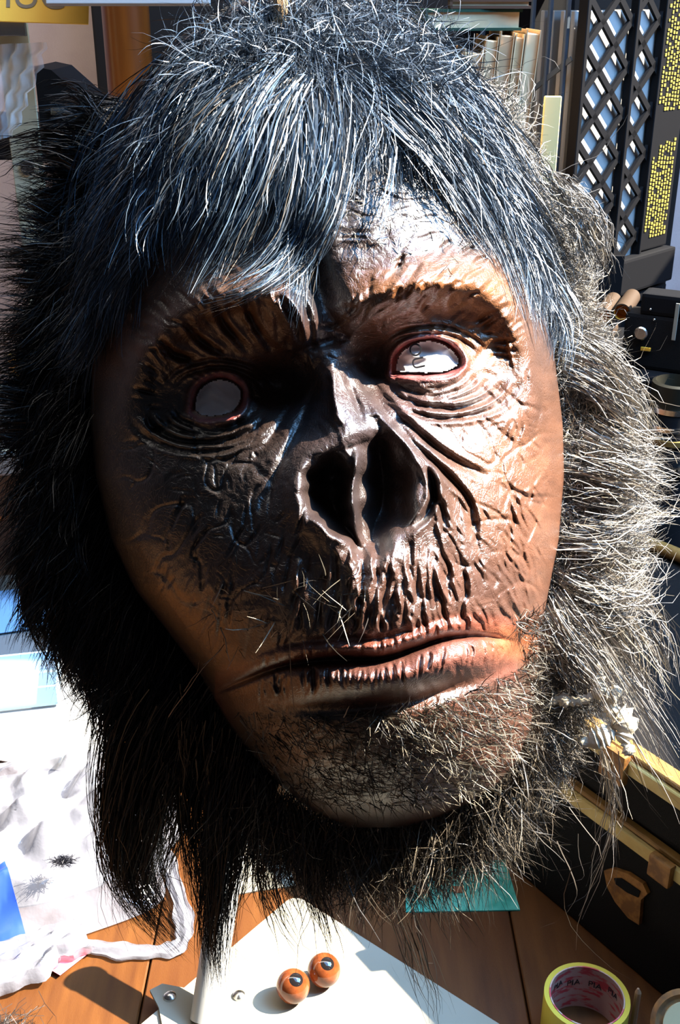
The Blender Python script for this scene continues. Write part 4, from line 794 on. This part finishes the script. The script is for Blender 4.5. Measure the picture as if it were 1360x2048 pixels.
# dark tool case, carton, jars on the rack
zsh = TZ+zs2+.0035
tc = on('tool_case', (rkx+.045, 1.45, zsh), 'black wedge-shaped case on the upper rack shelf', 'case'); MB().loft([[(-.04, y_, 0), (.05, y_, 0), (.022, y_, .028), (-.02, y_, .066), (-.04, y_, .070)] for y_ in (-.05, .06)]).build('body', black, tc); MB().box((-.01, -.052, .02), (.03, .003, .008), bevel=.001).build('latch', steel, tc)
zl_ = TZ+zs+.0035
ct = on('carton', (rkx+.075, 1.50, zl_), 'tan cardboard carton on the lower rack shelf', 'carton'); kraft = mat('kraft board', (.42, .25, .13), .75, .2, col2=(.50, .30, .16), nscale=14)
MB().box((0, 0, .10), (.16, .14, .20), bevel=.002).build('body', kraft, ct); MB().box((-.04, 0, .204), (.08, .14, .003), Matrix.Rotation(.06, 4, 'Y')).build('flap', kraft, ct); MB().box((0, -.071, .10), (.03, .001, .2)).build('tape_strip', mat('brown tape', (.30, .15, .06), .3), ct)
jr = on('jar', (rkx-.045, 1.40, zl_), 'dark olive glass jar with an orange lid at the left edge', 'jar'); MB().lathe([(.026, 0), (.030, .005), (.030, .07), (.022, .085), (.022, .095)], 32).build('glass', mat('olive glass', (.06, .05, .015), .15, .6), jr, smooth=True); MB().lathe([(.025, .095), (.025, .118), (.0005, .120)], 32).build('lid', orng, jr, smooth=True)
clear = mat('clear film', (.85, .86, .88), .12, .6, alpha=.34); clear2 = mat('milky film', (.22, .22, .25), .14, .9, alpha=.62, bump=.8, bscale=110)
def crumple(name, cx, cy, z0, rx, ry, hgt, m, sd, n=90, fold=.35, parent=None, flat=2.2):
    g = np.random.default_rng(sd); V = []
    ph = g.uniform(0, 6.28, (14, 3)); fr_ = g.uniform(8, 46, (14, 2))*np.sign(g.normal(size=(14, 2)))
    for q in np.linspace(.01, 1, n//2):
        row = []
        for a in np.linspace(0, 2*math.pi, n, endpoint=False):
            x_ = math.cos(a)*q*rx*(1+.10*math.sin(3*a+sd)+.06*math.sin(7*a)); y_ = math.sin(a)*q*ry*(1+.10*math.cos(2*a+sd)); h_ = 0
            for k in range(14): h_ += abs(math.sin(x_*fr_[k, 0]*1.6+y_*fr_[k, 1]*1.6+ph[k, 0]))/14**.5*(1 if k % 2 else -1)
            row.append((cx+x_, cy+y_, z0+max(.0008, hgt*(1-q**flat)*(1+fold*h_)+hgt*.10*h_*(1-q))))
        V.append(row)
    return grid_mesh(name, np.array(V), m, parent, closed_u=True)
cb = crumple('clear_bag', rkx-.17, 1.44, zl_, .07, .05, .12, clear, 5, flat=3); tag(cb, 'crumpled clear plastic bag on the lower rack shelf', 'bag')
# clear film hanging over the upright
fp = [(-20, 60), (40, 90), (92, 82), (70, 140), (60, 200), (30, 270), (-20, 290)]
FM = []
for i in range(16):
    t_ = i/15; a_ = onY(-40, 90+t_*200, 1.30); b_ = onY(96-70*t_**1.2+6*math.sin(i*2.1), 84+t_*190, 1.30)
    FM.append([list(a_.lerp(b_, u))[:1]+[1.30+.006*math.sin(u*17+i*.8)+.004*math.sin(u*31)]+list(a_.lerp(b_, u))[2:] for u in np.linspace(0, 1, 24)])
fl = grid_mesh('plastic_film', np.array(FM), clear, None); tag(fl, 'clear plastic film hanging across the rack upright at the upper left', 'film')

# ---- papers behind and the plastic bag, lower left
for i, (q, w_, h_, rz, lab) in enumerate((((150, 1330), .30, .22, .35, 'large white sheet on the table behind the bag'), ((60, 1440), .24, .16, -.25, 'white sheet nearest the plastic bag, lying askew'), ((60, 1190), .16, .12, .1, 'small cream sheet farthest back at the left'))):
    p = onZ(*q, TZ+.001*i); s_ = MB().box((0, 0, .0008), (w_, h_, .0014)).build('paper_sheet', (paperw, paperw, creamw)[i]); s_.location = (p.x, p.y, TZ+.0016*i); s_.rotation_euler = (0, 0, rz); tag(s_, lab, 'paper', 'sheets on the table at the left')
bk_ = on('plastic_tray', onZ(20, 1385, TZ+.005), 'clear blue plastic tray on the white sheets', 'tray', rz=.2); cy_ = mat('pale blue plastic', (.45, .68, .90), .2, .5, alpha=.55)
MB().box((0, 0, .003), (.12, .08, .003)).build('bottom', cy_, bk_)
for sx, sy, a_, b_ in ((0, -.04, .12, .003), (0, .04, .12, .003), (-.06, 0, .003, .08), (.06, 0, .003, .08)): MB().box((sx, sy, .016), (a_, b_, .028), bevel=.001, seg=1).build('side', cy_, bk_)
lt_ = on('blue_sheet', onZ(60, 1250, TZ+.006), 'pale blue sheet between the tray and the cream sheet', 'sheet', rz=.3); MB().box((.02, .05, 0), (.24, .12, .001)).build('sheet', mat('pale blue paper', (.30, .56, .88), .6), lt_)
bag = on('plastic_bag', onZ(110, 1720, TZ), 'crumpled milky plastic bag with blue and red print at the lower left', 'bag', M=Matrix.Translation(onZ(110, 1720, TZ)))
bfilm = crumple('film', -.030, .022, .0018, .165, .150, .050, clear2, 11, n=150, fold=.40, parent=bag, flat=2.6)
crumple('stuffing', -.045, .035, .001, .130, .112, .034, mat('white wadding', (.24, .235, .26), .8), 12, n=70, fold=.2, parent=bag)
from mathutils.bvhtree import BVHTree
bvh = BVHTree.FromPolygons([v.co.copy() for v in bfilm.data.vertices], [tuple(q.vertices) for q in bfilm.data.polygons])
def patch(name, quad, m, z, lift_=.0):
    b0_ = onZ(110, 1720, TZ); P_ = [onZ(*q, z)-b0_ for q in quad]; n = 30; V = [[list(P_[0].lerp(P_[1], u).lerp(P_[3].lerp(P_[2], u), v)) for u in np.linspace(0, 1, n)] for v in np.linspace(0, 1, n)]
    for row in V:
        for v in row:
            h = bvh.ray_cast(Vector((v[0], v[1], .3)), Vector((0, 0, -1)))[0]; v[2] = (h.z if h is not None else .003)+.0012
    return grid_mesh(name, np.array(V), m, bag)
blu = mat('royal blue print', (.02, .06, .50), .35, .5); redp = mat('faded red print', (.75, .22, .30), .4)
patch('blue_print', [(-40, 1735), (8, 1712), (52, 1836), (-30, 1850)], blu, TZ+.050); patch('blue_print', [(-30, 1700), (2, 1716), (-4, 1730), (-40, 1722)], blu, TZ+.054)
patch('blue_print', [(-30, 1852), (22, 1846), (34, 1866), (-20, 1884)], mat('violet print', (.08, .03, .35), .35), TZ+.045)
patch('red_print', [(78, 1862), (148, 1822), (182, 1826), (110, 1880)], redp, TZ+.046)
b0_ = onZ(110, 1720, TZ)
for path, rr, hz in (([(262, 1640), (300, 1665), (338, 1740), (366, 1830), (364, 1888), (330, 1906), (250, 1908), (170, 1896)], .0085, .0022), ([(170, 1885), (110, 1915), (60, 1950), (-30, 1990)], .017, .008), ([(140, 1880), (70, 1900), (-20, 1930)], .013, .006)):
    pts = smooth(path, 8); L_ = []
    for i, (x_, y_) in enumerate(pts):
        c_ = onZ(x_, y_, TZ)-b0_; n_ = onZ(*(pts[min(i+1, len(pts)-1)]), TZ)-onZ(*(pts[max(i-1, 0)]), TZ); n_ = Vector((-n_.y, n_.x, 0)).normalized(); wv = rr*(1+.18*math.sin(i*.55)+.12*math.sin(i*1.3+1))
        L_.append([c_+n_*math.cos(a)*wv+Vector((0, 0, .0008+hz*(1+math.sin(a))*(1+.35*math.sin(a*5+i*.25)))) for a in np.linspace(0, 2*math.pi, 25)[:-1]])
    MB().loft(L_).build('twisted_handle', clear2, bag, smooth=True)
# tuft of cut black hair on the bag and a heap at the lower left corner
def tuft(name, c, rad, N, L, label, colr):
    rt = np.array(c)+rng.normal(size=(N, 3))*np.array([rad, rad*.6, rad*.12]); S = np.empty((N, 5, 3)); d = rng.normal(size=(N, 3))*[1, .7, .25]+[.3, 0, 0]; d /= np.linalg.norm(d, axis=1, keepdims=True)
    for k in range(5): S[:, k] = rt+d*(k/4-.5)*L+rng.normal(size=(N, 3))*L*.05
    S[..., 2] = np.maximum(S[..., 2], c[2]-.001); T = np.gradient(S, axis=1); sd_ = np.cross(T, rng.normal(size=(N, 1, 3))); sd_ /= np.linalg.norm(sd_, axis=2, keepdims=True)+1e-9; sd_ *= .00022
    V = np.stack([S-sd_, S+sd_], 2).reshape(-1, 3); i0 = ((np.arange(N)[:, None]*5+np.arange(4)[None])*2).reshape(-1); me = np_mesh(name, V, np.stack([i0, i0+1, i0+3, i0+2], 1), tint=np.repeat(shade(N, colr, .5), 10, axis=0))
    o = link(name, me, fur_m); o['kind'] = 'stuff'; tag(o, label, 'hair'); return o
p = onZ(125, 1722, TZ+.062); tuft('hair_tuft', p, .004, 160, .014, 'small tuft of cut black hair on the plastic bag', (.012, .012, .018))
p = onZ(-40, 2105, TZ+.008); tuft('hair_heap', p, .022, 1500, .04, 'heap of cut dark hair at the lower left corner of the table', (.03, .022, .018))
